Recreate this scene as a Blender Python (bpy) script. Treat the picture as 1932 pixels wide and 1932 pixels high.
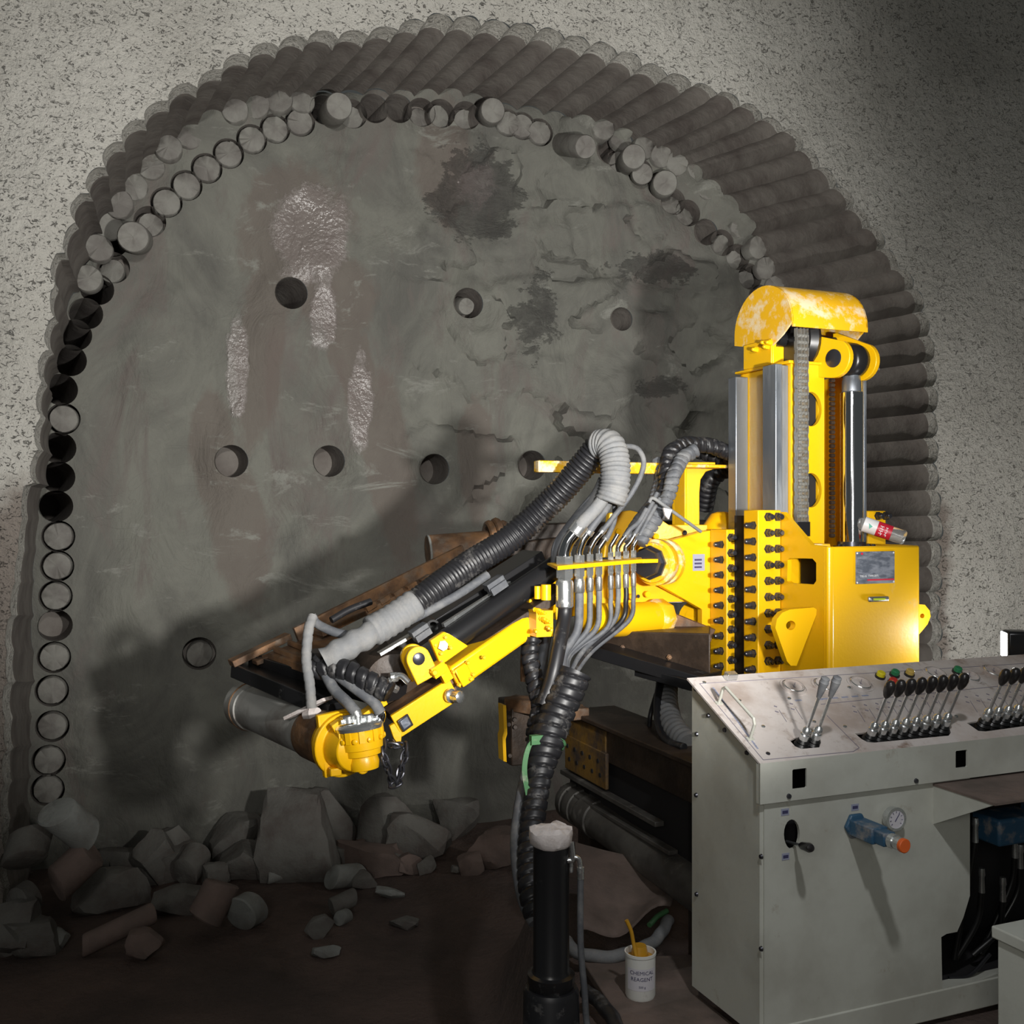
import bpy, math, random
from mathutils import Vector, Matrix, noise
from mathutils.geometry import delaunay_2d_cdt
PI = math.pi
V = Vector
sc = bpy.context.scene
C = sc.collection
for o in list(bpy.data.objects):
    bpy.data.objects.remove(o)

# ------------------------------------------------------------------ camera
E = 1.6                      # eye height
F = 1932.0
cam = bpy.data.cameras.new('camera')
cam.lens = 36.0; cam.sensor_width = 36.0; cam.clip_start = 0.05; cam.clip_end = 60
camo = bpy.data.objects.new('camera', cam); C.objects.link(camo)
camo.location = (0, 0, E); camo.rotation_euler = (PI/2, 0, 0)
sc.camera = camo
sc.view_settings.view_transform = 'Standard'; sc.view_settings.look = 'None'
sc.view_settings.gamma = 1; sc.view_settings.use_curve_mapping = False
sc.view_settings.exposure = 0.0
# ------------------------------------------------------------------ world
w = bpy.data.worlds.new('world'); sc.world = w; w.use_nodes = True
w.node_tree.nodes['Background'].inputs[0].default_value = (0.80, 0.86, 0.84, 1)
w.node_tree.nodes['Background'].inputs[1].default_value = 0.06
# ------------------------------------------------------------------ lights
def light(name, kind, loc, aim, power, color=(1, 1, 1), size=0.2, spot=None, blend=0.5):
    l = bpy.data.lights.new(name, kind); l.energy = power; l.color = color
    if kind == 'AREA': l.shape = 'RECTANGLE'; l.size = size; l.size_y = size*0.7
    else: l.shadow_soft_size = size
    if kind == 'SPOT': l.spot_size = math.radians(spot); l.spot_blend = blend
    o = bpy.data.objects.new(name, l); C.objects.link(o)
    o.location = loc
    o.rotation_euler = (V(aim)-V(loc)).to_track_quat('-Z', 'Y').to_euler()
    return o
light('work_light_main', 'SPOT', (1.12, 0.9, 1.58), (-0.95, 6.0, 2.95), 880, (1.0, 0.975, 0.935), 0.07, 74, 0.7)
light('fill_light_near', 'SPOT', (0.55, -1.0, 2.75), (-0.80, 6.0, 3.35), 760, (1.0, 0.98, 0.94), 0.12, 60, 0.9)  # unseen fill added near the camera to lift the rock face
light('work_light_console', 'SPOT', (0.75, 1.5, 2.75), (1.15, 3.0, 0.95), 80, (0.97, 0.98, 1.0), 0.06, 80, 0.8)
light('fill_light_right', 'SPOT', (3.15, 4.7, 0.95), (2.6, 6.9, 1.15), 150, (1.0, 0.97, 0.93), 0.06, 150, 0.9)  # added out of view to brighten the right-hand wall
light('fill_light_back', 'AREA', (-0.6, -2.2, 2.5), (-0.4, 6.0, 0.9), 45, (1.0, 0.97, 0.92), 1.3)  # large soft fill added behind the camera, not a known lamp

# ------------------------------------------------------------------ pixel and frame helpers
YAW = math.radians(22.0); cY = math.cos(YAW); sY = math.sin(YAW)
def P(px, py, z): return V(((px-966)/F*z, z, E-(py-966)/F*z))
def R(a, b, h): return V((a*cY-b*sY, a*sY+b*cY, h))
EX = V((cY, sY, 0)); EY = V((-sY, cY, 0)); EZ = V((0, 0, 1))
def ray(px, py): return V(((px-966)/F, 1, -(py-966)/F))
O0 = V((0, 0, E))
def hit(px, py, pt, n):
    d = ray(px, py); t = (pt-O0).dot(n)/d.dot(n); return O0+d*t
def PB(px, py, b): return hit(px, py, R(0, b, 0), EY)
def PA(px, py, a): return hit(px, py, R(a, 0, 0), EX)
WN = V((-0.3, 1, 0)).normalized(); WE = V((1, 0.3, 0)).normalized()
def PW(px, py, off=0.0): return hit(px, py, V((0, 6.0, 0))+WN*off, WN)
def W(s, h, off): return V((0, 6.0, 0))+WE*s+WN*off+EZ*h
def wsh(p): q = p-V((0, 6.0, 0)); return q.dot(WE), q.z
rnd = random.Random(7)

# ------------------------------------------------------------------ materials
def mat(name, col, rough=0.5, metal=0.0, bump=0.0, bscale=20, col2=None, cscale=3, cdet=6, cpos=(0.42, 0.62),
        spec=0.5, dirt=None, dscale=6, dpos=(0.55, 0.7), coat=0.0, stretch=None, emis=None, estr=0, trans=0, rough2=None, vcol=False):
    m = bpy.data.materials.new(name); m.use_nodes = True
    nt = m.node_tree; N = nt.nodes; L = nt.links
    b = N['Principled BSDF']
    b.inputs['Roughness'].default_value = rough; b.inputs['Metallic'].default_value = metal
    b.inputs['Specular IOR Level'].default_value = spec
    b.inputs['Coat Weight'].default_value = coat
    b.inputs['Transmission Weight'].default_value = trans
    c4 = lambda c: (c[0], c[1], c[2], 1)
    b.inputs['Base Color'].default_value = c4(col)
    if emis: b.inputs['Emission Color'].default_value = c4(emis); b.inputs['Emission Strength'].default_value = estr
    tc = N.new('ShaderNodeTexCoord'); out = tc.outputs['Object']
    if stretch:
        mp = N.new('ShaderNodeMapping'); mp.inputs['Scale'].default_value = stretch
        L.new(out, mp.inputs[0]); out = mp.outputs[0]
    def noi(scale, det, rgh=0.6):
        n = N.new('ShaderNodeTexNoise'); n.inputs['Scale'].default_value = scale; n.inputs['Detail'].default_value = det
        n.inputs['Roughness'].default_value = rgh
        L.new(out, n.inputs['Vector']); return n
    def ramp(src, p):
        r = N.new('ShaderNodeMapRange'); r.inputs['From Min'].default_value = p[0]; r.inputs['From Max'].default_value = p[1]
        L.new(src, r.inputs['Value']); return r.outputs[0]
    cur = None
    def mix(fac, A, B):
        x = N.new('ShaderNodeMix'); x.data_type = 'RGBA'
        L.new(fac, x.inputs[0])
        if isinstance(A, tuple): x.inputs[6].default_value = A
        else: L.new(A, x.inputs[6])
        if isinstance(B, tuple): x.inputs[7].default_value = B
        else: L.new(B, x.inputs[7])
        return x.outputs[2]
    cur = c4(col)
    if col2: cur = mix(ramp(noi(cscale, cdet).outputs[0], cpos), cur, c4(col2))
    if dirt:
        f = ramp(noi(dscale, 8, 0.7).outputs[0], dpos); cur = mix(f, cur, c4(dirt))
        x = N.new('ShaderNodeMix'); x.data_type = 'FLOAT'; L.new(f, x.inputs[0]); x.inputs[2].default_value = rough; x.inputs[3].default_value = 0.85
        L.new(x.outputs[0], b.inputs['Roughness'])
    if vcol:
        at = N.new('ShaderNodeVertexColor'); at.layer_name = 'Col'
        sp = N.new('ShaderNodeSeparateColor'); L.new(at.outputs[0], sp.inputs[0])
        m.node_tree['x'] = 1
    if not isinstance(cur, tuple): L.new(cur, b.inputs['Base Color'])
    if bump:
        bp = N.new('ShaderNodeBump'); bp.inputs['Strength'].default_value = 1.0; bp.inputs['Distance'].default_value = bump
        L.new(noi(bscale, 7, 0.65).outputs[0], bp.inputs['Height']); L.new(bp.outputs[0], b.inputs['Normal'])
    return m
M = {}
M['yellow'] = mat('yellow_paint', (0.86, 0.475, 0.004), 0.32, dirt=(0.42, 0.31, 0.12), dscale=5, dpos=(0.62, 0.85), bump=0.0006, bscale=60)
M['yellow_dusty'] = mat('dusty_yellow_paint', (0.82, 0.445, 0.01), 0.4, dirt=(0.78, 0.62, 0.38), dscale=11, dpos=(0.48, 0.60))
M['yellow_worn'] = mat('worn_yellow_paint', (0.22, 0.12, 0.02), 0.55, dirt=(0.06, 0.04, 0.028), dscale=7, dpos=(0.42, 0.62), bump=0.002, bscale=25)
M['rust'] = mat('rusty_steel', (0.11, 0.060, 0.032), 0.7, col2=(0.26, 0.135, 0.06), cscale=9, dirt=(0.19, 0.165, 0.135), dscale=14, dpos=(0.5, 0.75), bump=0.003, bscale=30, stretch=(1, 1, 1))
M['dark_rust'] = mat('dark_greasy_steel', (0.028, 0.018, 0.012), 0.5, col2=(0.055, 0.036, 0.024), cscale=8, bump=0.003, bscale=25)
M['black_steel'] = mat('black_steel', (0.012, 0.012, 0.013), 0.3, dirt=(0.22, 0.21, 0.20), dscale=9, dpos=(0.62, 0.8))
M['black'] = mat('black_rubber', (0.014, 0.014, 0.016), 0.42, dirt=(0.20, 0.19, 0.18), dscale=13, dpos=(0.55, 0.8))
M['hose'] = mat('dusty_hose', (0.085, 0.09, 0.10), 0.6, dirt=(0.20, 0.20, 0.197), dscale=9, dpos=(0.45, 0.7), bump=0.001, bscale=50)
M['hose_grey'] = mat('pale_dusty_conduit', (0.17, 0.175, 0.18), 0.75, dirt=(0.24, 0.235, 0.225), dscale=12, dpos=(0.42, 0.66), bump=0.002, bscale=60)
M['chrome'] = mat('polished_chrome', (0.82, 0.83, 0.86), 0.07, 1.0)
M['fit'] = mat('zinc_fitting', (0.66, 0.68, 0.68), 0.25, 0.9, dirt=(0.42, 0.41, 0.37), dscale=20, dpos=(0.55, 0.75))
M['steel'] = mat('machined_steel', (0.26, 0.285, 0.32), 0.35, 0.75, dirt=(0.38, 0.40, 0.42), dscale=6, dpos=(0.45, 0.7), stretch=(1, 1, 0.2))
M['bolt'] = mat('dark_bolt_steel', (0.10, 0.10, 0.115), 0.28, 0.8)
M['chain'] = mat('chain_steel', (0.34, 0.335, 0.31), 0.4, 0.6, dirt=(0.14, 0.11, 0.07), dscale=30)
M['panel'] = mat('dirty_cream_panel', (0.60, 0.55, 0.52), 0.45, col2=(0.42, 0.35, 0.31), cscale=5, dirt=(0.20, 0.13, 0.09), dscale=13, dpos=(0.56, 0.74))
M['cabinet'] = mat('grey_cream_cabinet_paint', (0.54, 0.55, 0.49), 0.42, col2=(0.44, 0.44, 0.385), cscale=3, dirt=(0.26, 0.19, 0.12), dscale=8, dpos=(0.62, 0.80), bump=0.0006, bscale=40)
M['void'] = mat('dark_interior', (0.012, 0.011, 0.012), 0.8)  # near-black colour stands in for shade inside holes, gaps and bays
M['slot'] = mat('rubber_boot', (0.01, 0.01, 0.01), 0.35)
M['knob'] = mat('black_plastic', (0.018, 0.016, 0.016), 0.3)
M['blue'] = mat('blue_cast_metal', (0.03, 0.09, 0.16), 0.45, dirt=(0.30, 0.27, 0.24), dscale=14, dpos=(0.5, 0.7))
M['orange'] = mat('orange_cap', (0.75, 0.13, 0.02), 0.4)
M['white'] = mat('white_plastic', (0.70, 0.70, 0.66), 0.4, dirt=(0.35, 0.31, 0.26), dscale=12, dpos=(0.6, 0.75))
M['label'] = mat('faded_blue_label', (0.30, 0.32, 0.42), 0.5)
M['ink'] = mat('dark_ink', (0.05, 0.05, 0.12), 0.5)
M['inkgrey'] = mat('grey_ink', (0.22, 0.20, 0.24), 0.6)
M['dial'] = mat('dial_face', (0.62, 0.60, 0.64), 0.4)
M['plate'] = mat('anodised_name_plate', (0.17, 0.19, 0.23), 0.35, 0.4, dirt=(0.30, 0.32, 0.36), dscale=18, dpos=(0.45, 0.65), stretch=(1, 1, 3))
M['red'] = mat('red_print', (0.65, 0.02, 0.05), 0.4)
M['redplastic'] = mat('red_lens', (0.55, 0.04, 0.03), 0.25)
M['greenplastic'] = mat('green_lens', (0.03, 0.22, 0.09), 0.25)
M['yellowplastic'] = mat('yellow_lens', (0.70, 0.60, 0.02), 0.25)
M['amber'] = mat('amber_lens', (0.60, 0.42, 0.10), 0.25)
M['teal'] = mat('teal_print', (0.02, 0.40, 0.28), 0.4)
M['whitepaint'] = mat('white_print', (0.85, 0.85, 0.86), 0.4)
M['clear'] = mat('clear_plastic', (0.92, 0.93, 0.92), 0.12, trans=0.85)
M['strap'] = mat('green_strap', (0.07, 0.20, 0.08), 0.6, dirt=(0.3, 0.33, 0.25), dscale=20)
M['grease'] = mat('amber_grease', (0.50, 0.26, 0.02), 0.3)
M['level'] = mat('level_vial', (0.55, 0.70, 0.05), 0.15)
M['pipe'] = mat('dusty_steel_pipe', (0.40, 0.40, 0.38), 0.5, col2=(0.22, 0.20, 0.18), cscale=5, bump=0.001, bscale=40)
M['pipe_dark'] = mat('muddy_dark_pipe', (0.10, 0.095, 0.085), 0.55, col2=(0.05, 0.045, 0.04), cscale=5, dirt=(0.2, 0.19, 0.17), dscale=8, bump=0.001, bscale=40)
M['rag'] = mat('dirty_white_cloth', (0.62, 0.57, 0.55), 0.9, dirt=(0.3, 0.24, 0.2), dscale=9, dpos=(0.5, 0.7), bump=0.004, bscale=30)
M['lamp'] = mat('lamp_lens', (1, 1, 1), 0.3, emis=(0.95, 0.98, 1.0), estr=25)
M['rock'] = mat('broken_rock', (0.165, 0.160, 0.145), 0.85, col2=(0.115, 0.10, 0.09), cscale=5, bump=0.01, bscale=16)
M['rock_pale'] = mat('pale_rock', (0.27, 0.28, 0.265), 0.8, col2=(0.18, 0.175, 0.16), cscale=5, bump=0.006, bscale=22)
M['rock_pink'] = mat('reddish_rock', (0.20, 0.145, 0.125), 0.85, col2=(0.14, 0.105, 0.09), cscale=5, bump=0.006, bscale=22)
M['core'] = mat('drill_core_rock', (0.20, 0.195, 0.175), 0.75, col2=(0.14, 0.13, 0.118), cscale=6, bump=0.003, bscale=40)
M['mud'] = mat('brown_mud', (0.115, 0.078, 0.064), 0.85, col2=(0.07, 0.050, 0.042), cscale=1.6, bump=0.03, bscale=7)
M['mudplate'] = mat('muddy_steel_plate', (0.17, 0.125, 0.105), 0.8, col2=(0.11, 0.085, 0.07), cscale=6, bump=0.005, bscale=20)
M['groove'] = mat('drilled_rock', (0.185, 0.168, 0.150), 0.85, col2=(0.115, 0.098, 0.088), cscale=4, cpos=(0.4, 0.66), bump=0.008, bscale=14)

def nset(m):
    nt = m.node_tree; return nt, nt.nodes, nt.links
# shotcrete
m = mat('shotcrete', (0.50, 0.485, 0.44), 0.9); M['shot'] = m
nt, N, L = nset(m); b = N['Principled BSDF']; tc = N['Texture Coordinate']
def nn(sc_, det, rgh=0.6, st=None, dist=0):
    n = N.new('ShaderNodeTexNoise'); n.inputs['Scale'].default_value = sc_; n.inputs['Detail'].default_value = det; n.inputs['Roughness'].default_value = rgh
    n.inputs['Distortion'].default_value = dist
    if st:
        mp = N.new('ShaderNodeMapping'); mp.inputs['Scale'].default_value = st; L.new(tc.outputs['Object'], mp.inputs[0]); L.new(mp.outputs[0], n.inputs['Vector'])
    else: L.new(tc.outputs['Object'], n.inputs['Vector'])
    return n.outputs[0]
def mr(src, a0, a1, b0=0, b1=1):
    r = N.new('ShaderNodeMapRange'); r.inputs['From Min'].default_value = a0; r.inputs['From Max'].default_value = a1
    r.inputs['To Min'].default_value = b0; r.inputs['To Max'].default_value = b1; L.new(src, r.inputs['Value']); return r.outputs[0]
def mx(f, A, B):
    x = N.new('ShaderNodeMix'); x.data_type = 'RGBA'; L.new(f, x.inputs[0])
    for k, s in ((6, A), (7, B)):
        if isinstance(s, tuple): x.inputs[k].default_value = (*s, 1)
        else: L.new(s, x.inputs[k])
    return x.outputs[2]
def ma(op, A, B):
    x = N.new('ShaderNodeMath'); x.operation = op
    for k, s in ((0, A), (1, B)):
        if isinstance(s, (int, float)): x.inputs[k].default_value = s
        else: L.new(s, x.inputs[k])
    return x.outputs[0]
c = mx(mr(nn(0.9, 5), 0.4, 0.65), (0.52, 0.505, 0.46), (0.40, 0.385, 0.345))
pit = mr(nn(30, 5, 0.65, (1.0, 1.0, 1.5), dist=1.6), 0.33, 0.42, 1, 0)
c = mx(ma('MULTIPLY', pit, 0.5), c, (0.16, 0.145, 0.12)); c = mx(mr(nn(0.7, 6, 0.7), 0.70, 0.76), c, (0.16, 0.13, 0.11))
at = N.new('ShaderNodeVertexColor'); at.layer_name = 'Col'; sp = N.new('ShaderNodeSeparateColor'); L.new(at.outputs[0], sp.inputs[0])
c = mx(ma('MULTIPLY', mr(ma('ADD', sp.outputs[0], ma('MULTIPLY', ma('SUBTRACT', nn(4, 7, 0.7), 0.5), 1.2)), 0.35, 0.75), 0.85), c, (0.20, 0.165, 0.14))
L.new(c, b.inputs['Base Color'])
bp = N.new('ShaderNodeBump'); bp.inputs['Distance'].default_value = 0.05; bp.inputs['Strength'].default_value = 1.0
hh = ma('ADD', ma('MULTIPLY', nn(24, 6, 0.7), 0.7), ma('ADD', ma('MULTIPLY', nn(5, 5), 0.8), ma('MULTIPLY', pit, -0.5)))
L.new(hh, bp.inputs['Height']); L.new(bp.outputs[0], b.inputs['Normal'])
# rock face with vertex masks R = wet brown, G = rough, with the shade of its relief painted dark, B = pale band
m = mat('rock_face', (0.2, 0.2, 0.18), 0.85); M['face'] = m
nt, N, L = nset(m); b = N['Principled BSDF']; tc = N['Texture Coordinate']
at = N.new('ShaderNodeVertexColor'); at.layer_name = 'Col'; sp = N.new('ShaderNodeSeparateColor'); L.new(at.outputs[0], sp.inputs[0])
c = mx(mr(nn(1.3, 9, 0.68, (1, 1, 0.7), 1.0), 0.38, 0.60), (0.100, 0.098, 0.086), (0.160, 0.160, 0.136))
c = mx(mr(nn(2.2, 8, 0.7, (1, 1, 0.35), 1.0), 0.53, 0.66), c, (0.125, 0.108, 0.096))
crk = mr(nn(1.7, 4, 0.5, (1, 1, 1.6), 2.0), 0.497, 0.507)
crk2 = mr(nn(1.7, 4, 0.5, (1, 1, 1.6), 2.0), 0.507, 0.517, 1, 0)
crack = ma('MULTIPLY', ma('MULTIPLY', crk, crk2), mr(nn(1.0, 2), 0.56, 0.66))
c = mx(ma('MULTIPLY', crack, 0.0), c, (0.05, 0.045, 0.04))
wet = mr(ma('ADD', sp.outputs[0], ma('MULTIPLY', ma('SUBTRACT', nn(5, 6, 0.7, (1, 1, 0.5)), 0.5), 0.9)), 0.42, 0.58)
gl = mr(ma('ADD', sp.outputs[2], ma('MULTIPLY', ma('SUBTRACT', nn(7, 6, 0.7), 0.5), 1.0)), 0.45, 0.6)
rgh = mr(ma('ADD', sp.outputs[1], ma('MULTIPLY', ma('SUBTRACT', nn(4, 8, 0.75, (1, 1, 1.8)), 0.5), 1.9)), 0.45, 0.75)
c = mx(ma('MULTIPLY', wet, 0.65), c, (0.122, 0.097, 0.082))
c = mx(mr(nn(2.0, 8, 0.75, (1, 1, 2.4), 0.5), 0.58, 0.66), c, (0.21, 0.21, 0.185))
c = mx(ma('MULTIPLY', rgh, 0.28), c, (0.075, 0.068, 0.064))  # shade of the rough hollows mixed into the rock colour
c = mx(ma('MULTIPLY', gl, 0.5), c, (0.26, 0.225, 0.215))
L.new(c, b.inputs['Base Color'])
b.inputs['Specular IOR Level'].default_value = 0.8
L.new(mr(gl, 0, 1, 0.9, 0.24), b.inputs['Roughness'])
bp = N.new('ShaderNodeBump'); bp.inputs['Distance'].default_value = 0.034; bp.inputs['Strength'].default_value = 1.0
hh = ma('ADD', ma('ADD', ma('MULTIPLY', nn(3.5, 8, 0.62, (1, 1, 0.6), 0.6), 1.3), ma('MULTIPLY', crack, -0.03)),
        ma('ADD', ma('MULTIPLY', ma('MULTIPLY', nn(38, 2, 0.5), gl), 0.26), ma('MULTIPLY', ma('MULTIPLY', nn(13, 7, 0.8, (1, 1, 2.2)), rgh), 0.9)))
L.new(hh, bp.inputs['Height']); L.new(bp.outputs[0], b.inputs['Normal'])

# ------------------------------------------------------------------ mesh builder
def basis(d):
    d = d.normalized(); u = d.cross(EZ)
    if u.length < 1e-3: u = d.cross(V((1, 0, 0)))
    u.normalize(); return u, d.cross(u).normalized()
def catmull(pts, per=8):
    pts = [V(p) for p in pts]
    if len(pts) < 3: return pts
    q = [pts[0]*2-pts[1]]+pts+[pts[-1]*2-pts[-2]]; out = []
    for i in range(1, len(q)-2):
        p0, p1, p2, p3 = q[i-1:i+3]
        for k in range(per):
            t = k/per; out.append(0.5*((2*p1)+(p2-p0)*t+(2*p0-5*p1+4*p2-p3)*t*t+(3*p1-p0-3*p2+p3)*t**3))
    out.append(pts[-1]); return out
def resample(pts, step):
    d = [0]
    for i in range(1, len(pts)): d.append(d[-1]+(pts[i]-pts[i-1]).length)
    n = max(2, int(d[-1]/step)+1); out = []; j = 0
    for k in range(n+1):
        s = d[-1]*k/n
        while j < len(d)-2 and d[j+1] < s: j += 1
        t = (s-d[j])/max(1e-9, d[j+1]-d[j]); out.append(pts[j].lerp(pts[j+1], min(1, max(0, t))))
    return out
class MB:
    def __init__(s): s.v = []; s.f = []
    def add(s, vs, fs):
        n = len(s.v); s.v += [V(x) for x in vs]; s.f += [tuple(i+n for i in f) for f in fs]; return s
    def hexa(s, c):   # 8 corners, bottom 4 then top 4
        return s.add(c, [(0, 3, 2, 1), (4, 5, 6, 7), (0, 1, 5, 4), (1, 2, 6, 5), (2, 3, 7, 6), (3, 0, 4, 7)])
    def rbox(s, a0, a1, b0, b1, h0, h1):   # box aligned with the rig frame
        return s.hexa([R(a0, b0, h0), R(a1, b0, h0), R(a1, b1, h0), R(a0, b1, h0), R(a0, b0, h1), R(a1, b0, h1), R(a1, b1, h1), R(a0, b1, h1)])
    def obox(s, c, x, y, z):   # centre and half vectors
        return s.hexa([c-x-y-z, c+x-y-z, c+x+y-z, c-x+y-z, c-x-y+z, c+x-y+z, c+x+y+z, c-x+y+z])
    def beam(s, p, q, up, hw, hh):  # bar from p to q, hw across, hh along up
        d = (q-p).normalized(); sd = d.cross(up).normalized(); u = sd.cross(d).normalized()
        return s.obox((p+q)/2, (q-p)/2, sd*hw, u*hh)
    def prism(s, poly, ext):
        n = len(poly); vs = [V(p) for p in poly]+[V(p)+ext for p in poly]
        fs = [tuple(range(n))[::-1], tuple(range(n, 2*n))]+[(i, (i+1) % n, n+(i+1) % n, n+i) for i in range(n)]
        return s.add(vs, fs)
    def ring(s, c, u, v, r, n, ph=0): return [c+(u*math.cos(2*PI*k/n+ph)+v*math.sin(2*PI*k/n+ph))*r for k in range(n)]
    def lathe(s, o, ax, prof, n=24, caps=True):  # prof: (distance along axis, radius)
        ax = ax.normalized(); u, v = basis(ax); vs = []; fs = []
        for (t, r) in prof: vs += s.ring(o+ax*t, u, v, max(r, 1e-5), n)
        for i in range(len(prof)-1):
            for k in range(n): fs.append((i*n+k, i*n+(k+1) % n, (i+1)*n+(k+1) % n, (i+1)*n+k))
        if caps: fs.append(tuple(range(n))[::-1]); fs.append(tuple(range((len(prof)-1)*n, len(prof)*n)))
        return s.add(vs, fs)
    def cyl(s, p, q, r, n=20, r2=None): 
        p = V(p); q = V(q); return s.lathe(p, q-p, [(0, r), ((q-p).length, r if r2 is None else r2)], n)
    def pipe(s, p, q, ro, ri, n=32):
        L_ = (q-p).length; return s.lathe(p, q-p, [(0, ri), (0, ro), (L_, ro), (L_, ri), (0, ri)], n, False)
    def sphere(s, c, r, n=14, sx=1):
        return s.lathe(c-EZ*r, EZ, [(r-r*math.cos(PI*i/n), r*math.sin(PI*i/n)*sx) for i in range(n+1)], n+6)
    def tube(s, pts, r, n=12, per=8, step=None, rf=None, caps=True):
        c = catmull(pts, per)
        if step: c = resample(c, step)
        d0 = (c[1]-c[0]).normalized(); u, v = basis(d0); vs = []; L_ = 0; m_ = len(c)
        for i, p in enumerate(c):
            d = (c[min(i+1, m_-1)]-c[max(i-1, 0)]).normalized()
            u = (u-d*u.dot(d)).normalized(); v = d.cross(u)
            if i: L_ += (p-c[i-1]).length
            for k in range(n):
                th = 2*PI*k/n; rr = r if rf is None else rf(L_, th)
                vs.append(p+(u*math.cos(th)+v*math.sin(th))*rr)
        fs = [(i*n+k, i*n+(k+1) % n, (i+1)*n+(k+1) % n, (i+1)*n+k) for i in range(m_-1) for k in range(n)]
        if caps: fs.append(tuple(range(n))[::-1]); fs.append(tuple(range((m_-1)*n, m_*n)))
        return s.add(vs, fs)
    def torus(s, c, ax, R_, r, n=28, k=8, u0=None):
        u, v = basis(ax); a = ax.normalized(); vs = []; fs = []
        for i in range(n):
            t = 2*PI*i/n; d = u*math.cos(t)+v*math.sin(t)
            for j in range(k):
                q = 2*PI*j/k; vs.append(c+d*(R_+r*math.cos(q))+a*(r*math.sin(q)))
        for i in range(n):
            for j in range(k): fs.append((i*k+j, ((i+1) % n)*k+j, ((i+1) % n)*k+(j+1) % k, i*k+(j+1) % k))
        return s.add(vs, fs)
    def hexbolt(s, c, ax, r, l, stud=0):
        ax = ax.normalized(); u, v = basis(ax)
        s.lathe(c, ax, [(0, r*1.2), (l*0.12, r*1.2), (l*0.12, r), (l*0.75, r), (l, r*0.8)], 6)
        if stud: s.lathe(c+ax*l, ax, [(0, r*0.72), (stud*0.7, r*0.70), (stud, r*0.5)], 12)
        return s
XF = {}
def setp(o, label=None, cat=None, group=None, kind=None):
    if label: o['label'] = label
    if cat: o['category'] = cat
    if group: o['group'] = group
    if kind: o['kind'] = kind
    return o
def thing(name, label, cat, loc, group=None):
    o = bpy.data.objects.new(name, None); C.objects.link(o); o.location = loc; o.empty_display_size = 0.1
    XF[o] = V(loc); return setp(o, label, cat, group)
def build(name, mb, m_, parent=None, bev=0, ang=38, origin=None, label=None, cat=None, group=None, kind=None, solid=False):
    me = bpy.data.meshes.new(name)
    off = XF[parent] if parent is not None else (V(origin) if origin is not None else (sum(mb.v, V((0, 0, 0)))/len(mb.v)))
    if parent is None and origin is None: off = V((off.x, off.y, min(v.z for v in mb.v)))
    me.from_pydata([v-off for v in mb.v], [], mb.f); me.validate(); me.update()
    ms = m_ if isinstance(m_, (list, tuple)) else [m_]
    for x in ms: me.materials.append(M[x] if isinstance(x, str) else x)
    if solid:
        import bmesh
        bm = bmesh.new(); bm.from_mesh(me); bmesh.ops.recalc_face_normals(bm, faces=bm.faces); bm.to_mesh(me); bm.free()
    me.shade_smooth(); me.set_sharp_from_angle(angle=math.radians(ang))
    o = bpy.data.objects.new(name, me); C.objects.link(o); XF[o] = off
    if parent is not None: o.parent = parent
    else: o.location = off
    if bev:
        bm_ = o.modifiers.new('bevel', 'BEVEL'); bm_.width = bev; bm_.segments = 2; bm_.limit_method = 'ANGLE'; bm_.angle_limit = math.radians(40)
    return setp(o, label, cat, group, kind)
def text_mb(txt, origin, xdir, ydir, size, depth=0.0005, align='CENTER'):
    cu = bpy.data.curves.new('t', 'FONT'); cu.body = txt; cu.size = size; cu.extrude = depth; cu.resolution_u = 2
    cu.align_x = align; cu.align_y = 'CENTER'
    o = bpy.data.objects.new('t', cu); C.objects.link(o)
    bpy.context.view_layer.update()
    me = bpy.data.meshes.new_from_object(o.evaluated_get(bpy.context.evaluated_depsgraph_get()))
    x = xdir.normalized(); y = ydir.normalized(); z = x.cross(y)
    mb = MB(); mb.add([origin+x*v.co.x+y*v.co.y+z*v.co.z for v in me.vertices], [tuple(p.vertices) for p in me.polygons])
    bpy.data.objects.remove(o); bpy.data.curves.remove(cu); bpy.data.meshes.remove(me)
    return mb
def nz(p, s): return noise.noise(V(p)*s)
def fbm(p, s, o=4): return noise.fractal(V(p)*s, 1.0, 2.0, o)

# ================================================================== SETTING
# paired outlines: opening of the niche (on the shotcrete wall) and its end at the rock face
PAIRS = [((0, 1800), (45, 1760)), ((5, 1300), (50, 1300)), ((20, 1100), (52, 1100)), ((35, 1000), (62, 1000)), ((60, 850), (80, 860)),
 ((72, 740), (87, 765)), ((88, 610), (105, 660)), ((98, 520), (122, 590)), ((115, 450), (140, 520)), ((140, 380), (165, 450)), ((175, 310), (190, 395)),
 ((220, 250), (220, 350)), ((290, 190), (270, 290)), ((370, 143), (325, 245)), ((450, 100), (395, 205)), ((560, 64), (480, 175)),
 ((700, 48), (590, 165)), ((840, 26), (720, 162)), ((1000, 48), (860, 168)), ((1100, 72), (960, 188)), ((1200, 105), (1060, 208)),
 ((1300, 148), (1150, 232)), ((1385, 183), (1225, 265)), ((1480, 235), (1295, 300)), ((1535, 285), (1340, 340)), ((1590, 350), (1395, 400)),
 ((1640, 410), (1440, 465)), ((1690, 480), (1475, 530)), ((1735, 548), (1500, 595)), ((1756, 620), (1515, 665)), ((1767, 700), (1522, 730)),
 ((1770, 800), (1527, 822)), ((1770, 900), (1530, 912)), ((1775, 1000), (1532, 1005)), ((1775, 1100), (1535, 1100)), ((1775, 1300), (1535, 1290)), ((1775, 1700), (1535, 1680))]
FD = 1.12     # depth of the niche
op = catmull([PW(a[0], a[1], 0) for a, b_ in PAIRS], 14)
ip = catmull([PW(b_[0], b_[1], FD) for a, b_ in PAIRS], 14)
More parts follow.
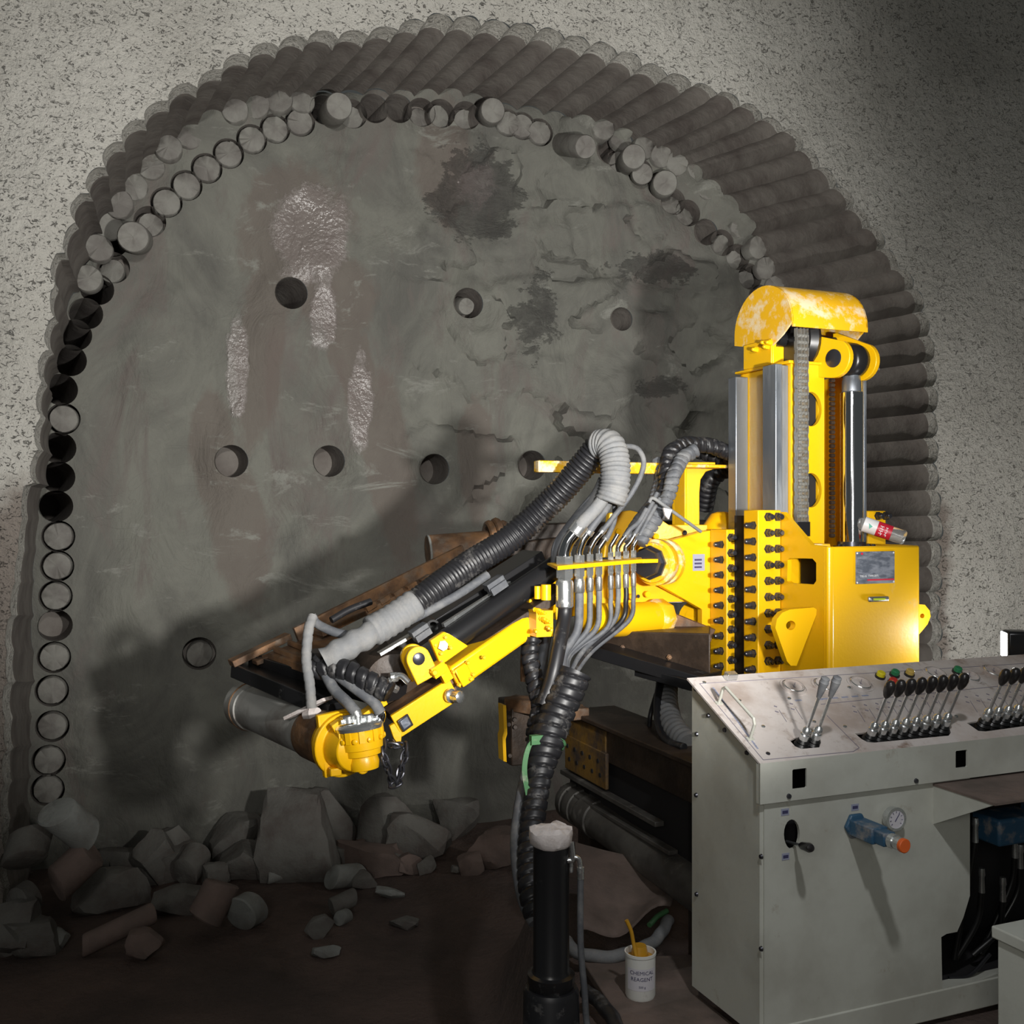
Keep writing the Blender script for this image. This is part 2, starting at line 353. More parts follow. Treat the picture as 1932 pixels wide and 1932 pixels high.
# resample both by the outer arc length
d = [0]
for i in range(1, len(op)): d.append(d[-1]+(op[i]-op[i-1]).length)
PITCH = 0.172; NG = int(d[-1]/PITCH)
def at_s(pts, s):
    j = 0
    import bisect
    j = min(len(d)-2, max(0, bisect.bisect_right(d, s)-1)); t = (s-d[j])/(d[j+1]-d[j]); return pts[j].lerp(pts[j+1], t)
SUB = 9
def scallop(pts, g, k, depth, seed):
    s0 = d[-1]*(g/NG); s1 = d[-1]*((g+1)/NG); s = s0+(s1-s0)*k/SUB
    p = at_s(pts, s); e = 0.02; t = (at_s(pts, min(d[-1], s+e))-at_s(pts, max(0, s-e))).normalized()
    n = t.cross(WN).normalized()      # inward or outward
    c0 = V((0.1, 6.3, 1.5))
    if (p-c0).dot(n) < 0: n = -n
    x = 2*k/SUB-1; inward = 1-math.sqrt(max(0, 1-(0.93*x)**2))
    return p-n*(inward*depth)
jit = [rnd.uniform(-0.012, 0.012) for _ in range(NG+1)]
NL = 16
rows = []
for l in range(NL+1):
    t = l/NL; row = []
    for g in range(NG):
        for k in range(SUB):
            sc_ = 0.02 if g < 14 else (0.045 if g < 22 else 0.070)
            a_ = scallop(op, g, k, sc_, 0); b_ = scallop(ip, g, k, sc_, 1)
            p = a_.lerp(b_, t)
            off = t*FD
            q = nz(p, 2.6)*0.012+nz(p, 11)*0.004
            c0 = V((0.1, 6.3, 1.5)); nrm = (p-c0); nrm -= WN*nrm.dot(WN); nrm.normalize()
            stepo = 0.018 if (t > 0.10+0.05*nz(V((g*3.1, 0, 5)), 1)) else 0.0     # lining lip
            p = p+nrm*(q+jit[g]*1.0-stepo)
            if l == 0: p = p+nrm*0.0
            row.append(p)
    g = NG-1; a_ = scallop(op, g, SUB, 0.075, 0); b_ = scallop(ip, g, SUB, 0.075, 1); row.append(a_.lerp(b_, t))
    rows.append(row)
mb = MB(); nr = len(rows[0]); mb.v = [p for r_ in rows for p in r_]
mb.f = [(l*nr+i, l*nr+i+1, (l+1)*nr+i+1, (l+1)*nr+i) for l in range(NL) for i in range(nr-1)]
o = build('wall_niche', mb, ['groove', 'shot'], kind='structure', ang=50)
for p in o.data.polygons:
    if p.vertices[0]//nr < (2 if p.vertices[0] % nr < nr*0.56 else 1): p.material_index = 1
open2d = [wsh(p) for p in rows[0]]; face2d = [wsh(p) for p in rows[-1]]

# drill marks on the face ring: (px, py, type)
RING = [(90,1490,'s'),(92,1435,'s'),(99,1370,'s'),(98,1303,'s'),(102,1240,'s'),(105,1180,'d'),(105,1125,'s'),(108,1068,'s'),(110,1012,'s'),
 (106,955,'h'),(110,900,'h'),(112,845,'h'),(120,790,'s'),(115,735,'h'),(132,680,'h'),(142,632,'h'),(163,592,'h'),(184,546,'h'),(214,505,'c'),
 (212,455,'h'),(250,447,'p'),(283,418,'c'),(314,382,'s'),(352,350,'s'),(390,318,'s'),(431,290,'s'),(475,263,'s'),(519,243,'s'),(566,230,'s'),
 (612,208,'h'),(665,215,'c'),(706,205,'h'),(752,205,'h'),(795,212,'c'),(832,214,'c'),(880,218,'c'),(917,212,'h'),(958,232,'s'),(985,238,'s'),(1018,250,'s'),
 (1150,285,'h'),(1170,300,'c'),(1208,325,'c'),(1245,350,'c'),(1270,380,'c'),(1298,402,'c'),(1332,438,'h'),(1362,458,'c'),(1392,485,'c'),(1415,522,'c'),(1435,562,'h'),(1450,605,'c')]
HOLES = [(550,553,'h'),(884,572,'d'),(1173,602,'h'),(437,870,'d'),(621,870,'d'),(820,885,'d'),(1004,878,'d'),(376,1233,'c')]
RH = 0.098
fc = []
for (x, y, t) in RING+HOLES:
    fc.append((*wsh(PW(x, y, FD)), t, RH if (x, y, t) in RING else (0.105 if x != 1173 else 0.085)))
def masks(px, py):
    def el(cx, cy, rx, ry, rot=0):
        dx = px-cx; dy = py-cy; c_, s_ = math.cos(rot), math.sin(rot); q = math.hypot((dx*c_+dy*s_)/rx, (-dx*s_+dy*c_)/ry)
        return max(0.0, min(1.0, 1.25-q*0.75))
    r = max(el(560, 440, 105, 130), el(490, 660, 45, 190, 0.1), el(670, 700, 40, 200, -0.35), el(735, 880, 45, 190, -0.15), el(450, 1000, 55, 160, -0.2),
            el(840, 300, 55, 120), el(640, 560, 70, 80), el(900, 870, 35, 120), el(400, 850, 40, 120))
    g = max(el(905, 370, 75, 85), 0.62*max(el(1250, 730, 70, 30), el(1230, 510, 90, 40), el(1010, 600, 50, 90)))
    b_ = max(el(585, 440, 75, 95), el(448, 690, 22, 90), el(680, 760, 25, 90), el(900, 350, 50, 60)*0.7, el(610, 600, 25, 60))
    return r, g, b_
def plane_mesh(outline, circles, off, step, bbox=None, inside=True, disp=None):
    """triangulated wall in the (s,h) plane with holes"""
    pts = []; edges = []
    def loop(l):
        n0 = len(pts); pts.extend([V(p) for p in l]); edges.extend([(n0+i, n0+(i+1) % len(l)) for i in range(len(l))])
    loop(outline)
    if bbox:
        s0, s1, h0, h1 = bbox; loop([(s0, h0), (s1, h0), (s1, h1), (s0, h1)])
    for (cs, ch, t, r) in circles: loop([(cs+r*math.cos(2*PI*k/28), ch+r*math.sin(2*PI*k/28)) for k in range(28)])
    xs = [p[0] for p in (outline if not bbox else [(bbox[0], 0), (bbox[1], 0)])]; ys = [p[1] for p in (outline if not bbox else [(0, bbox[2]), (0, bbox[3])])]
    def inpoly(x, y):
        c_ = False; n = len(outline); j = n-1
        for i in range(n):
            xi, yi = outline[i]; xj, yj = outline[j]
            if (yi > y) != (yj > y) and x < (xj-xi)*(y-yi)/(yj-yi)+xi: c_ = not c_
            j = i
        return c_
    y = min(ys)+step/2
    k = 0
    while y < max(ys):
        x = min(xs)+(k % 2)*step/2
        while x < max(xs):
            ok = inpoly(x, y) == inside and all(math.hypot(x-cs, y-ch) > r+step*0.25 for cs, ch, t, r in circles)
            if ok: pts.append(V((x+rnd.uniform(-.2, .2)*step, y+rnd.uniform(-.2, .2)*step)))
            x += step
        y += step*0.87; k += 1
    vo, eo, fo, *_ = delaunay_2d_cdt([V((p[0], p[1])) for p in pts], edges, [], 0, 1e-5)
    mb = MB(); keep = []
    for f in fo:
        cx = sum(vo[i].x for i in f)/len(f); cy = sum(vo[i].y for i in f)/len(f)
        if inpoly(cx, cy) != inside: continue
        if bbox and not (bbox[0] < cx < bbox[1] and bbox[2] < cy < bbox[3]): continue
        if any(math.hypot(cx-cs, cy-ch) < r*0.985 for cs, ch, t, r in circles): continue
        keep.append(tuple(f))
    mb.v = [W(p.x, p.y, off+(disp(p.x, p.y) if disp else 0)) for p in vo]; mb.f = keep
    return mb
def face_disp(s, h):
    dm = min([math.hypot(s-cs, h-ch)-r for cs, ch, t, r in fc]); k = max(0, min(1, dm/0.12))
    p = V((s, h*0.8, 3.3)); v = noise.fractal(p*1.1, 1.0, 2.0, 3)*0.09
    rr = noise.ridged_multi_fractal(p*1.7, 1.0, 2.1, 3, 1.0, 2.0); v -= (rr-1.0)*0.03
    v += abs(noise.noise(V((s*2.2, h*5.0, 9))))*0.04*(1 if s > 0.0 else 0.3)
    # blocky broken rock on the right-hand side
    w_ = max(0.0, min(1.0, (s+0.55)*1.6))*max(0.0, min(1.0, (h-0.9)*1.2))
    q = V((s*2.6+0.35*noise.noise(V((s*3, h*3, 1))), h*4.2+0.5*noise.noise(V((s*2, h*2, 7))), 0.5))
    d_, pp = noise.voronoi(q); v += w_*(noise.cell(pp[0]*3.7)*0.075+min(0.02, (d_[1]-d_[0])*0.1)*-0.6)
    # hollow in the wet patch at the top
    e_ = math.hypot((s-hollow[0])/0.27, (h-hollow[1])/0.33); v += 0.07*max(0, 1-e_**4)
    return v*k
hollow = wsh(PW(900, 375, FD))
mb = plane_mesh(face2d+[], fc, FD, 0.034, disp=face_disp)
face_mb = mb
# walls and ends of the drilled holes
mb2 = MB()
for (cs, ch, t, r) in fc:
    depth = {'h': 1.3, 's': 0.3, 'c': 0.16, 'p': 0.2, 'd': 0.27}[t]; hd_ = V((-0.52, 1, 0)).normalized() if t in 'hd' else WN
    c_ = W(cs, ch, FD-0.003)
    mb2.lathe(c_, hd_, [(0, r*1.0), (depth, r*0.99), (depth+0.001, 0.0)], 28, False)
nf = len(mb.f); nv = len(mb.v)
mb.add(mb2.v, mb2.f)
o = build('wall_back', mb, ['face', 'groove'], kind='structure', ang=60)
WB = o
ca = o.data.color_attributes.new('Col', 'FLOAT_COLOR', 'POINT')
for i, v in enumerate(mb.v):
    q = (v-O0); px = 966+F*q.x/q.y; py = 966-F*q.z/q.y
    r_, g_, b_ = masks(px, py) if i < nv else (0, 0, 0)
    ca.data[i].color = (r_, g_, b_, 1)
for p in o.data.polygons:
    if p.index >= nf: p.material_index = 1
# cores left standing inside the ring slits
def core_cap(mb, cs, ch, r, z0, z1, tilt=0.0, seed=0):
    rr = random.Random(seed); o_ = W(cs, ch, z1); n = 26
    u, v = WE, EZ; vs = []; prof = [(0, r), (z1-z0-0.01, r*0.995), (z1-z0, r*0.93)]
    for (t, q) in prof:
        for k in range(n):
            a_ = 2*PI*k/n; e_ = (t/(z1-z0))*(tilt*math.cos(a_+seed)*r+0.008*rr.uniform(-1, 1)) if t else 0
            vs.append(o_-WN*(t+e_)+(u*math.cos(a_)+v*math.sin(a_))*q)
    vs.append(o_-WN*(z1-z0+0.006))
    fs = [(i*n+k, i*n+(k+1) % n, (i+1)*n+(k+1) % n, (i+1)*n+k) for i in range(2) for k in range(n)]+[(2*n+k, 2*n+(k+1) % n, 3*n) for k in range(n)]
    mb.add(vs, fs)
sd = 0
for (cs, ch, t, r) in fc:
    sd += 1
    if t == 's':
        q = MB(); core_cap(q, cs, ch, r-0.014, FD-0.004, FD+0.2, 0.02, sd); build('rock_core', q, 'core', WB, ang=50, solid=True)
    if t == 'c':
        q = MB(); dx = rnd.uniform(-.012, .012); core_cap(q, cs+dx, ch-0.012, r-0.022, FD+rnd.uniform(0.03, 0.09), FD+0.2, rnd.uniform(.2, .6), sd); build('rock_core', q, 'core', WB, ang=50, solid=True)
# cores that stick out of the ring
def stick(x, y, L_, r, x2=None, y2=None):
    p = PW(x, y, FD-L_); q = PW(x2 if x2 else x, y2 if y2 else y, FD+0.1); mb = MB(); u, v = basis(q-p); n = 24; rr = random.Random(x)
    ax = (q-p).normalized(); vs = []; prof = [(0.0, 0.0), (0.0, r*0.93), (0.012, r), ((q-p).length*0.5, r*1.01), ((q-p).length, r)]
    for (t, q_) in prof:
        for k in range(n):
            a_ = 2*PI*k/n; vs.append(p+ax*(t+0.012*nz(V((math.cos(a_), math.sin(a_), x)), 1.3))+(u*math.cos(a_)+v*math.sin(a_))*q_)
    fs = [(i*n+k, i*n+(k+1) % n, (i+1)*n+(k+1) % n, (i+1)*n+k) for i in range(4) for k in range(n)]
    mb.add(vs, fs); build('rock_core', mb, 'core', WB, ang=40, solid=True)
for a_ in ((640, 200, 0.35, 0.085, 622, 222), (1105, 277, 0.42, 0.078, 1052, 272), (1196, 295, 0.30, 0.085, 1180, 312), (1255, 345, 0.2, 0.09, 1245, 357),
           (251, 447, 0.35, 0.092, 262, 455), (930, 208, 0.16, 0.085, 918, 222), (1212, 328, 0.2, 0.075, 1206, 332),
           (880, 578, 0.0, 0.06, 868, 578)): stick(*a_)
# broken disc ends between the grooves and the ring
for g in range(NG):
    p = at_s(ip, d[-1]*(g+0.5)/NG); cs, ch = wsh(p)
    if ch < 0.1: continue
    qv = p-O0; gx = 966+F*qv.x/qv.y; gy = 966-F*qv.z/qv.y
    if 560 < gx < 1130 or (gx > 1450 and gy > 620) or gx < 130: continue
    c0 = V((0.1, 6.3, 1.5)); n = p-c0; n -= WN*n.dot(WN); n.normalize(); q = p-n*0.088; cs, ch = wsh(q)
    mb = MB(); core_cap(mb, cs, ch, 0.086, FD-rnd.choice((0.01, 0.03, 0.05, 0.08)), FD+0.03, rnd.uniform(.05, .25), g); build('rock_core', mb, 'core', WB, ang=50, solid=True)

# shotcrete wall
def shot_disp(s, h):
    p = V((s, h, 0)); v = fbm(p, 0.5, 2)*0.05+fbm(p, 3.0, 3)*0.012+fbm(p, 14, 2)*0.006
    v -= 0.10*max(0, h-4.0)**2
    return v
def shot_d2(s, h):
    dm = min(math.hypot(s-x, h-y) for x, y in open2d[::6]); k = min(1, dm/0.12)
    return shot_disp(s, h)*k - 0.0*k
mb = plane_mesh(open2d, [], 0, 0.085, bbox=(-4.6, 5.2, -1.1, 5.6), inside=False, disp=shot_d2)
o = build('wall_front', mb, 'shot', kind='structure', ang=80)
ca = o.data.color_attributes.new('Col', 'FLOAT_COLOR', 'POINT')
for i, v in enumerate(mb.v):
    s_, h_ = wsh(v); low = max(0.0, min(1.0, (2.0-h_)/0.5))
    dm = min(math.hypot(s_-x, h_-y) for x, y in open2d[::9]) if low > 0 else 9
    e_ = max(0.0, min(1.0, 1.3-dm/(0.28 if s_ < 0 else 0.14))); lo2 = max(0.0, min(1.0, (1.35-h_)/0.9)) if s_ < 0 else 0
    ca.data[i].color = (low*max(e_, lo2), 0, 0, 1)

# floor
def fh(x, y):
    s = -x*WE.y*0+y-6.0-0.3*x   # distance towards the wall
    n_ = noise.fractal(V((x, y, 0))*0.9, 1, 2, 4)
    sm = lambda t: max(0.0, min(1.0, t))**2*(3-2*max(0.0, min(1.0, t)))
    edge = 0.10+0.05*n_
    bench = sm((x-edge+0.22)/0.34)*sm((5.4-y)/0.9) if y > 0 else 1.0
    low = -0.60+0.05*n_+0.10*sm((y-6.0)/1.5)
    return low*(1-bench)+(0.012*n_-0.02)*bench
mb = MB(); nx, ny = 120, 120; x0, x1, y0, y1 = -4.5, 5.0, -1.5, 8.8
for j in range(ny+1):
    for i in range(nx+1):
        x = x0+(x1-x0)*i/nx; y = y0+(y1-y0)*j/ny; mb.v.append(V((x, y, fh(x, y))))
mb.f = [(j*(nx+1)+i, j*(nx+1)+i+1, (j+1)*(nx+1)+i+1, (j+1)*(nx+1)+i) for j in range(ny) for i in range(nx)]
build('floor', mb, 'mud', kind='structure', ang=80)

# ================================================================== RUBBLE
def chunk_mb(c, sx, sy, sz, seed, rot=0.0, tilt=0.0):
    import bmesh
    rr = random.Random(seed); bm = bmesh.new(); bmesh.ops.create_icosphere(bm, subdivisions=3, radius=1)
    pl = [(V((rr.uniform(-1, 1), rr.uniform(-1, 1), rr.uniform(-1, 1))).normalized(), rr.uniform(0.5, 0.85)) for _ in range(9)]
    for ax_ in (V((1, 0, 0)), V((-1, 0, 0)), V((0, 1, 0)), V((0, -1, 0)), V((0, 0, 1)), V((0, 0, -1))): pl.append((ax_, rr.uniform(0.7, 0.85)))
    Mx = Matrix.Rotation(rot, 3, 'Z') @ Matrix.Rotation(tilt, 3, 'Y')
    mb = MB()
    for v in bm.verts:
        q = v.co*1.15
        for n, dd in pl:
            e = q.dot(n)-dd
            if e > 0: q = q-n*e
        q = q*(1+0.05*nz(q+V((seed, 0, 0)), 3.0))
        mb.v.append(c+Mx @ V((q.x*sx, q.y*sy, q.z*sz)))
    mb.f = [tuple(v.index for v in f.verts) for f in bm.faces]; bm.free(); return mb
def on_floor(px, py, lift=0.0):
    z = 2.2*F/max(1, py-966)
    for _ in range(12):
        x = (px-966)/F*z; z = (E-fh(x, z)-lift)*F/(py-966)
    return V(((px-966)/F*z, z, fh((px-966)/F*z, z)+lift))
def rock(px, py, w_, h_, m_, label, seed, thick=0.6, rot=0.0, tilt=0.0, group=None):
    """px,py: bottom centre in the photo; w_,h_: size in photo pixels"""
    p = on_floor(px, py); z = p.y; sx = w_/F*z/2*1.15; sz = h_/F*z/2*1.15
    o_ = (p-V((0, 6.0, 0))).dot(WN); lim = (FD if (p-V((0, 6.0, 0))).dot(WE) > -2.45 else 0.02)-sx*(0.62+thick*0.5)-0.09
    if o_ > lim: p = p-WN*(o_-lim); p.z = fh(p.x, p.y)
    mb = chunk_mb(p+V((0, sx*thick*0.5, sz*0.72)), sx, sx*thick, sz, seed, rot, tilt)
    build('rock', mb, m_, label=label, cat='rock', group=group or 'broken rock lying in front of the niche', ang=30)
def core_piece(x0_, y0_, x1_, y1_, rpx, m_, label, lift=0.0, dz=0.0, seed=1):
    b0 = on_floor(x0_, y0_+rpx); b1 = on_floor(x1_, y1_+rpx); z = min(b0.y, b1.y) if dz == 0 else dz
    r = rpx/F*z; z = min(z, 5.15 if x0_ < 120 else 9); p = P(x0_, y0_, z); q = P(x1_, y1_, z+0.12)
    ax = q-p; L_ = ax.length; u, v = basis(ax); n = 26; vs = []; ax.normalize(); rr = random.Random(seed)
    ph1, ph2 = rr.uniform(0, 6), rr.uniform(0, 6)
    prof = [(0, 0, 0), (0, r*0.9, 0), (0.008, r, 0), (L_*0.35, r*0.99, 0), (L_*0.7, r, 1), (L_-0.008, r, 1), (L_, r*0.9, 1), (L_, 0, 1)]
    for (t, q_, e_) in prof:
        for k in range(n):
            a_ = 2*PI*k/n; w0 = 0.35*r*math.cos(a_+(ph2 if e_ else ph1)) if t in (0, 0.008, L_, L_-0.008) else 0
            vs.append(p+ax*(t+w0*(q_/r))+(u*math.cos(a_)+v*math.sin(a_))*max(q_, 1e-4)*(1+0.03*nz(V((t*9, math.cos(a_), math.sin(a_))), 2.5)))
    fs = [(i*n+k, i*n+(k+1) % n, (i+1)*n+(k+1) % n, (i+1)*n+k) for i in range(len(prof)-1) for k in range(n)]
    mb = MB(); mb.add(vs, fs); lo = min(v_.z for v_ in mb.v); cx = sum(v_.x for v_ in mb.v)/len(mb.v); cy = sum(v_.y for v_ in mb.v)/len(mb.v)
    build('drill_core', mb, m_, label=label, cat='rock core', group='broken drill cores in the rubble', ang=42, solid=True)
ROCKS = [
 (558, 1668, 185, 185, 'rock', 'large pale triangular rock slab leaning in the middle of the rubble', 3, 0.5, 0.1, 0.15),
 (610, 1585, 110, 130, 'rock', 'upright squarish grey block behind the big slab, below the yellow motor', 5, 0.6, -0.1, 0.0),
 (430, 1548, 90, 85, 'rock', 'rounded grey boulder left of the big pale slab', 8, 0.9, 0, 0),
 (455, 1665, 110, 75, 'rock', 'grey block tucked against the left foot of the big slab', 9, 0.8, 0.3, 0.1),
 (300, 1590, 150, 70, 'rock', 'low flat dark rock at the back of the pile left of the boulder', 12, 0.7, 0.2, 0),
 (285, 1670, 95, 110, 'rock', 'dark standing rock just behind the long reddish core', 14, 0.8, 0.5, 0.2),
 (335, 1650, 60, 100, 'rock', 'narrow upright rock between the dark rocks and the fallen cores', 15, 0.8, 0.2, -0.3),
 (200, 1720, 150, 90, 'rock', 'broad dark rock lying in the middle of the left rubble', 17, 0.8, 0.4, 0.1),
 (330, 1725, 110, 50, 'rock', 'low flat rock in front of the upright narrow rock', 18, 0.8, 0.1, 0),
 (20, 1790, 100, 110, 'rock', 'dark rock cut by the left edge of the picture', 21, 0.8, 0, 0),
 (92, 1795, 60, 45, 'rock_pale', 'small round pale stone near the left edge', 22, 0.9, 0, 0),
 (720, 1590, 120, 110, 'rock', 'dark angular block right of the yellow motor, at the foot of the face', 25, 0.7, 0.2, 0.1),
 (790, 1620, 130, 90, 'rock', 'wide brownish block right of the big slab at the foot of the face', 27, 0.7, -0.2, 0.1),
 (855, 1575, 100, 80, 'rock', 'squarish rock farthest right beside the hanging hose', 28, 0.7, 0.1, 0.0),
 (930, 1640, 120, 70, 'rock_pink', 'low reddish rock left of the wrapped hose', 31, 0.8, 0.3, 0),
 (700, 1650, 170, 60, 'rock_pink', 'low reddish rock under the blocks at the foot of the face', 33, 0.7, 0, 0),
 (735, 1698, 62, 22, 'rock_pale', 'thin pale flake pointing up from the mud', 35, 0.5, 0, 0.1),
 (600, 1770, 45, 50, 'rock', 'small dark wedge stone alone on the mud', 36, 0.6, 0.3, 0.7),
 (612, 1810, 62, 24, 'rock_pale', 'small flat pale flake in front of the dark wedge stone', 38, 0.7, 0, 0.1),
 (270, 1815, 70, 60, 'rock_pink', 'round reddish stone below the long reddish core', 41, 0.9, 0, 0),
 (640, 1640, 80, 50, 'rock', 'small dark rock behind the bright core piece', 43, 0.8, 0, 0),
 (760, 1755, 60, 20, 'rock', 'small low stone half sunk in the mud at right', 45, 0.8, 0, 0),
 (240, 1625, 110, 60, 'rock', 'dark low rock behind the broad rock on the left', 47, 0.8, 0.6, 0),
 (130, 1600, 90, 60, 'rock', 'dark rock under the bright grey core at the left wall', 49, 0.8, 0, 0)]
for r_ in ROCKS: rock(*r_)
for k in range(46):
    px = rnd.uniform(10, 900); py = rnd.uniform(1600, 1740) if k % 3 else rnd.uniform(1560, 1640); sz_ = rnd.uniform(18, 62)
    if 480 < px < 680 and 1640 < py < 1760: py = 1625
    if px > 480 and py > 1700: py = 1650
    rock(px, py, sz_, sz_*rnd.uniform(0.5, 0.9), rnd.choice(('rock', 'rock', 'rock_pink', 'rock')), 'small loose stone scattered between the big rocks of the rubble pile', 100+k, 0.8, rnd.uniform(0, 1), rnd.uniform(-.3, .3), group='small loose stones of the rubble pile')
CORES = [
 (105, 1530, 165, 1575, 27, 'rock_pale', 'bright bluish grey core piece at the top of the left pile'),
 (45, 1625, 60, 1570, 32, 'rock', 'yellowish core standing on end at the left edge'),
 (105, 1670, 175, 1605, 30, 'rock_pink', 'thick reddish core leaning up to the right on the left pile'),
 (155, 1785, 290, 1722, 20, 'rock_pink', 'long thin reddish core lying in front of the left pile'),
 (385, 1735, 420, 1665, 34, 'rock_pink', 'thick reddish core leaning on the pile in the centre left'),
 (452, 1725, 478, 1712, 33, 'rock_pale', 'short stubby pale core in front of the leaning reddish core'),
 (348, 1650, 372, 1612, 28, 'rock', 'dark core end facing the camera behind the leaning reddish core'),
 (625, 1655, 680, 1650, 22, 'rock_pale', 'bright cream core piece lying right of the big slab'),
 (505, 1655, 562, 1640, 13, 'rock_pale', 'thin bright split core lying at the foot of the big slab'),
 (625, 1712, 668, 1692, 17, 'rock', 'grey core piece just in front of the bright cream one'),
 (30, 1710, 60, 1690, 30, 'rock', 'dark core lying low by the left edge under the standing one'),
 (640, 1733, 655, 1728, 14, 'rock_pale', 'tiny pale core stub in front of the grey core piece')]
for i, c_ in enumerate(CORES): core_piece(*c_, seed=i+1)

# ================================================================== DRILLING RIG (mast, clamp, arm, drill head)
rig = thing('drilling_rig', 'yellow core drilling rig with tall hydraulic mast, clamped arm and drill head', 'drilling rig', R(2.8, 3.6, 0))
# --- mast column
mb = MB(); T0 = 2.215
mb.rbox(2.66, 2.675, 3.52, 3.86, 0.0, T0+0.0); mb.rbox(2.66, 3.03, 3.84, 3.86, 0, T0)
mb.rbox(2.815, 2.83, 3.52, 3.84, 0, T0); mb.rbox(3.015, 3.03, 3.50, 3.84, 0, T0-0.02); mb.rbox(2.64, 2.845, 3.485, 3.875, T0, T0+0.012)
mast = build('mast_column', mb, 'yellow', rig, bev=0.003)
mb = MB(); mb.rbox(2.580, 2.615, 3.495, 3.585, 1.5, T0-0.005); mb.rbox(2.615, 2.66, 3.515, 3.57, 1.5, T0-0.005); build('guide_rail', mb, 'steel', rig, bev=0.004)
mb = MB(); mb.rbox(2.595, 2.66, 3.800, 3.86, 1.5, T0-0.02); build('guide_rail', mb, 'steel', rig, bev=0.004)
mb = MB(); mb.rbox(3.03, 3.045, 3.49, 3.52, 1.47, T0-0.02); build('edge_strip', mb, 'steel', rig, bev=0.002)
def ellip(c, r1, r2, n=28): return [(c[0]+r1*math.cos(2*PI*k/n), c[1]+r2*math.sin(2*PI*k/n)) for k in range(n)]
def front_plate():
    hs = []
    for y in (772, 925): q = PB(1533, y, 3.50); hs.append(ellip((q.dot(EX)-0.007, q.z), 0.054, 0.072))
    holed_plate([(2.66, 0.0), (2.83, 0.0), (2.83, T0), (2.66, T0)], hs, lambda x, h_: R(x, 3.50, h_), EY*0.02, 'yellow', 'front_plate', mast)
# --- hood
mb = MB(); HB = 2.363; n = 22; cb = 3.671; rr_ = 0.205
def hoodprof(r): return [(cb-r, HB-0.0), (cb-r, HB+0.02)]+[(cb-r*math.cos(PI*k/n), HB+0.02+r*0.9*math.sin(PI*k/n)) for k in range(1, n)]+[(cb+r, HB+0.02), (cb+r, HB-0.02)]
po = hoodprof(rr_); pi_ = hoodprof(rr_-0.008)
for (a0, a1) in ((2.645, 3.03),):
    vs = [R(a0, b_, h_) for b_, h_ in po]+[R(a1, b_, h_) for b_, h_ in po]+[R(a0, b_, h_) for b_, h_ in pi_]+[R(a1, b_, h_) for b_, h_ in pi_]; q = len(po)
    fs = []
    for i in range(q-1): fs += [(i, i+1, q+i+1, q+i), (2*q+i, 3*q+i, 3*q+i+1, 2*q+i+1), (i, 2*q+i, 2*q+i+1, i+1), (q+i, q+i+1, 3*q+i+1, 3*q+i)]
    fs += [(0, q, 3*q, 2*q), (q-1, 3*q-1, 4*q-1, 2*q-1)]
    mb.add(vs, fs)
capp = [R(2.640, b_, h_) for b_, h_ in po[1:]]+[R(2.640, 3.73, HB-0.05), R(2.640, 3.60, HB-0.06), R(2.640, 3.53, HB-0.025)]
mb.prism(capp, EX*0.008)
mb.prism([p+EX*0.382 for p in capp], EX*0.008)
hood = build('guard_hood', mb, 'yellow_dusty', rig, ang=30, solid=True)
mb = MB()
mb.rbox(2.635, 2.645, 3.60, 3.80, T0+0.01, HB-0.03); mb.rbox(2.645, 2.70, 3.60, 3.61, T0+0.01, HB-0.03); mb.rbox(2.645, 2.70, 3.79, 3.80, T0+0.01, HB-0.03)
build('hood_bracket', mb, 'yellow', rig, bev=0.002); mb = MB(); mb.rbox(2.98, 2.99, 3.58, 3.8, T0, HB); build('hood_bracket', mb, 'yellow', rig, bev=0.002)
for b_, h_ in ((3.60, 2.315), (3.635, 2.32), (3.62, 2.30), (3.70, 2.30)):
    mb = MB(); mb.hexbolt(R(2.636, b_, h_), -EX, 0.011, 0.018, 0.01); build('bolt', mb, 'yellow', hood)
# sprocket and chain
mb = MB(); mb.lathe(R(2.70, 3.60, 2.33), EX, [(0, 0.12), (0.02, 0.13), (0.05, 0.115), (0.08, 0.13), (0.1, 0.12)], 30); mb.lathe(R(2.66, 3.6, 2.33), EX, [(0, 0.03), (0.3, 0.03)], 16)
build('sprocket', mb, 'black_steel', rig)
mb = MB(); CA = 2.685; pitch = 0.0265; nl = int((2.36-1.52)/pitch)
for i in range(nl):
    h_ = 1.53+i*pitch; bb = 3.462
    mb.lathe(R(CA-0.030, bb, h_), EX, [(0, 0.0035), (0.060, 0.0035)], 8)
    for k in range(3): mb.lathe(R(CA-0.022+k*0.016, bb, h_), EX, [(0, 0.0085), (0.012, 0.0085)], 10)
    for k, aa in enumerate((CA-0.028, CA-0.0085, CA+0.0075, CA+0.026)):
        sh = 0.0015 if i % 2 else -0.0015
        mb.hexa([R(aa-0.0012+sh, bb-0.010, h_-0.004), R(aa+0.0012+sh, bb-0.010, h_-0.004), R(aa+0.0012+sh, bb+0.010, h_-0.004), R(aa-0.0012+sh, bb+0.010, h_-0.004),
                 R(aa-0.0012+sh, bb-0.010, h_+pitch+0.004), R(aa+0.0012+sh, bb-0.010, h_+pitch+0.004), R(aa+0.0012+sh, bb+0.010, h_+pitch+0.004), R(aa-0.0012+sh, bb+0.010, h_+pitch+0.004)])
chain = build('lift_chain', mb, 'chain', rig)
mb = MB(); mb.rbox(CA-0.03, CA+0.03, 3.445, 3.48, 1.50, 1.56); mb.lathe(R(CA, 3.462, 1.46), EZ, [(0, 0.01), (0.05, 0.01)], 12); mb.hexbolt(R(CA-0.03, 3.462, 1.545), -EX, 0.012, 0.008); build('chain_anchor', mb, 'black_steel', rig, bev=0.002)
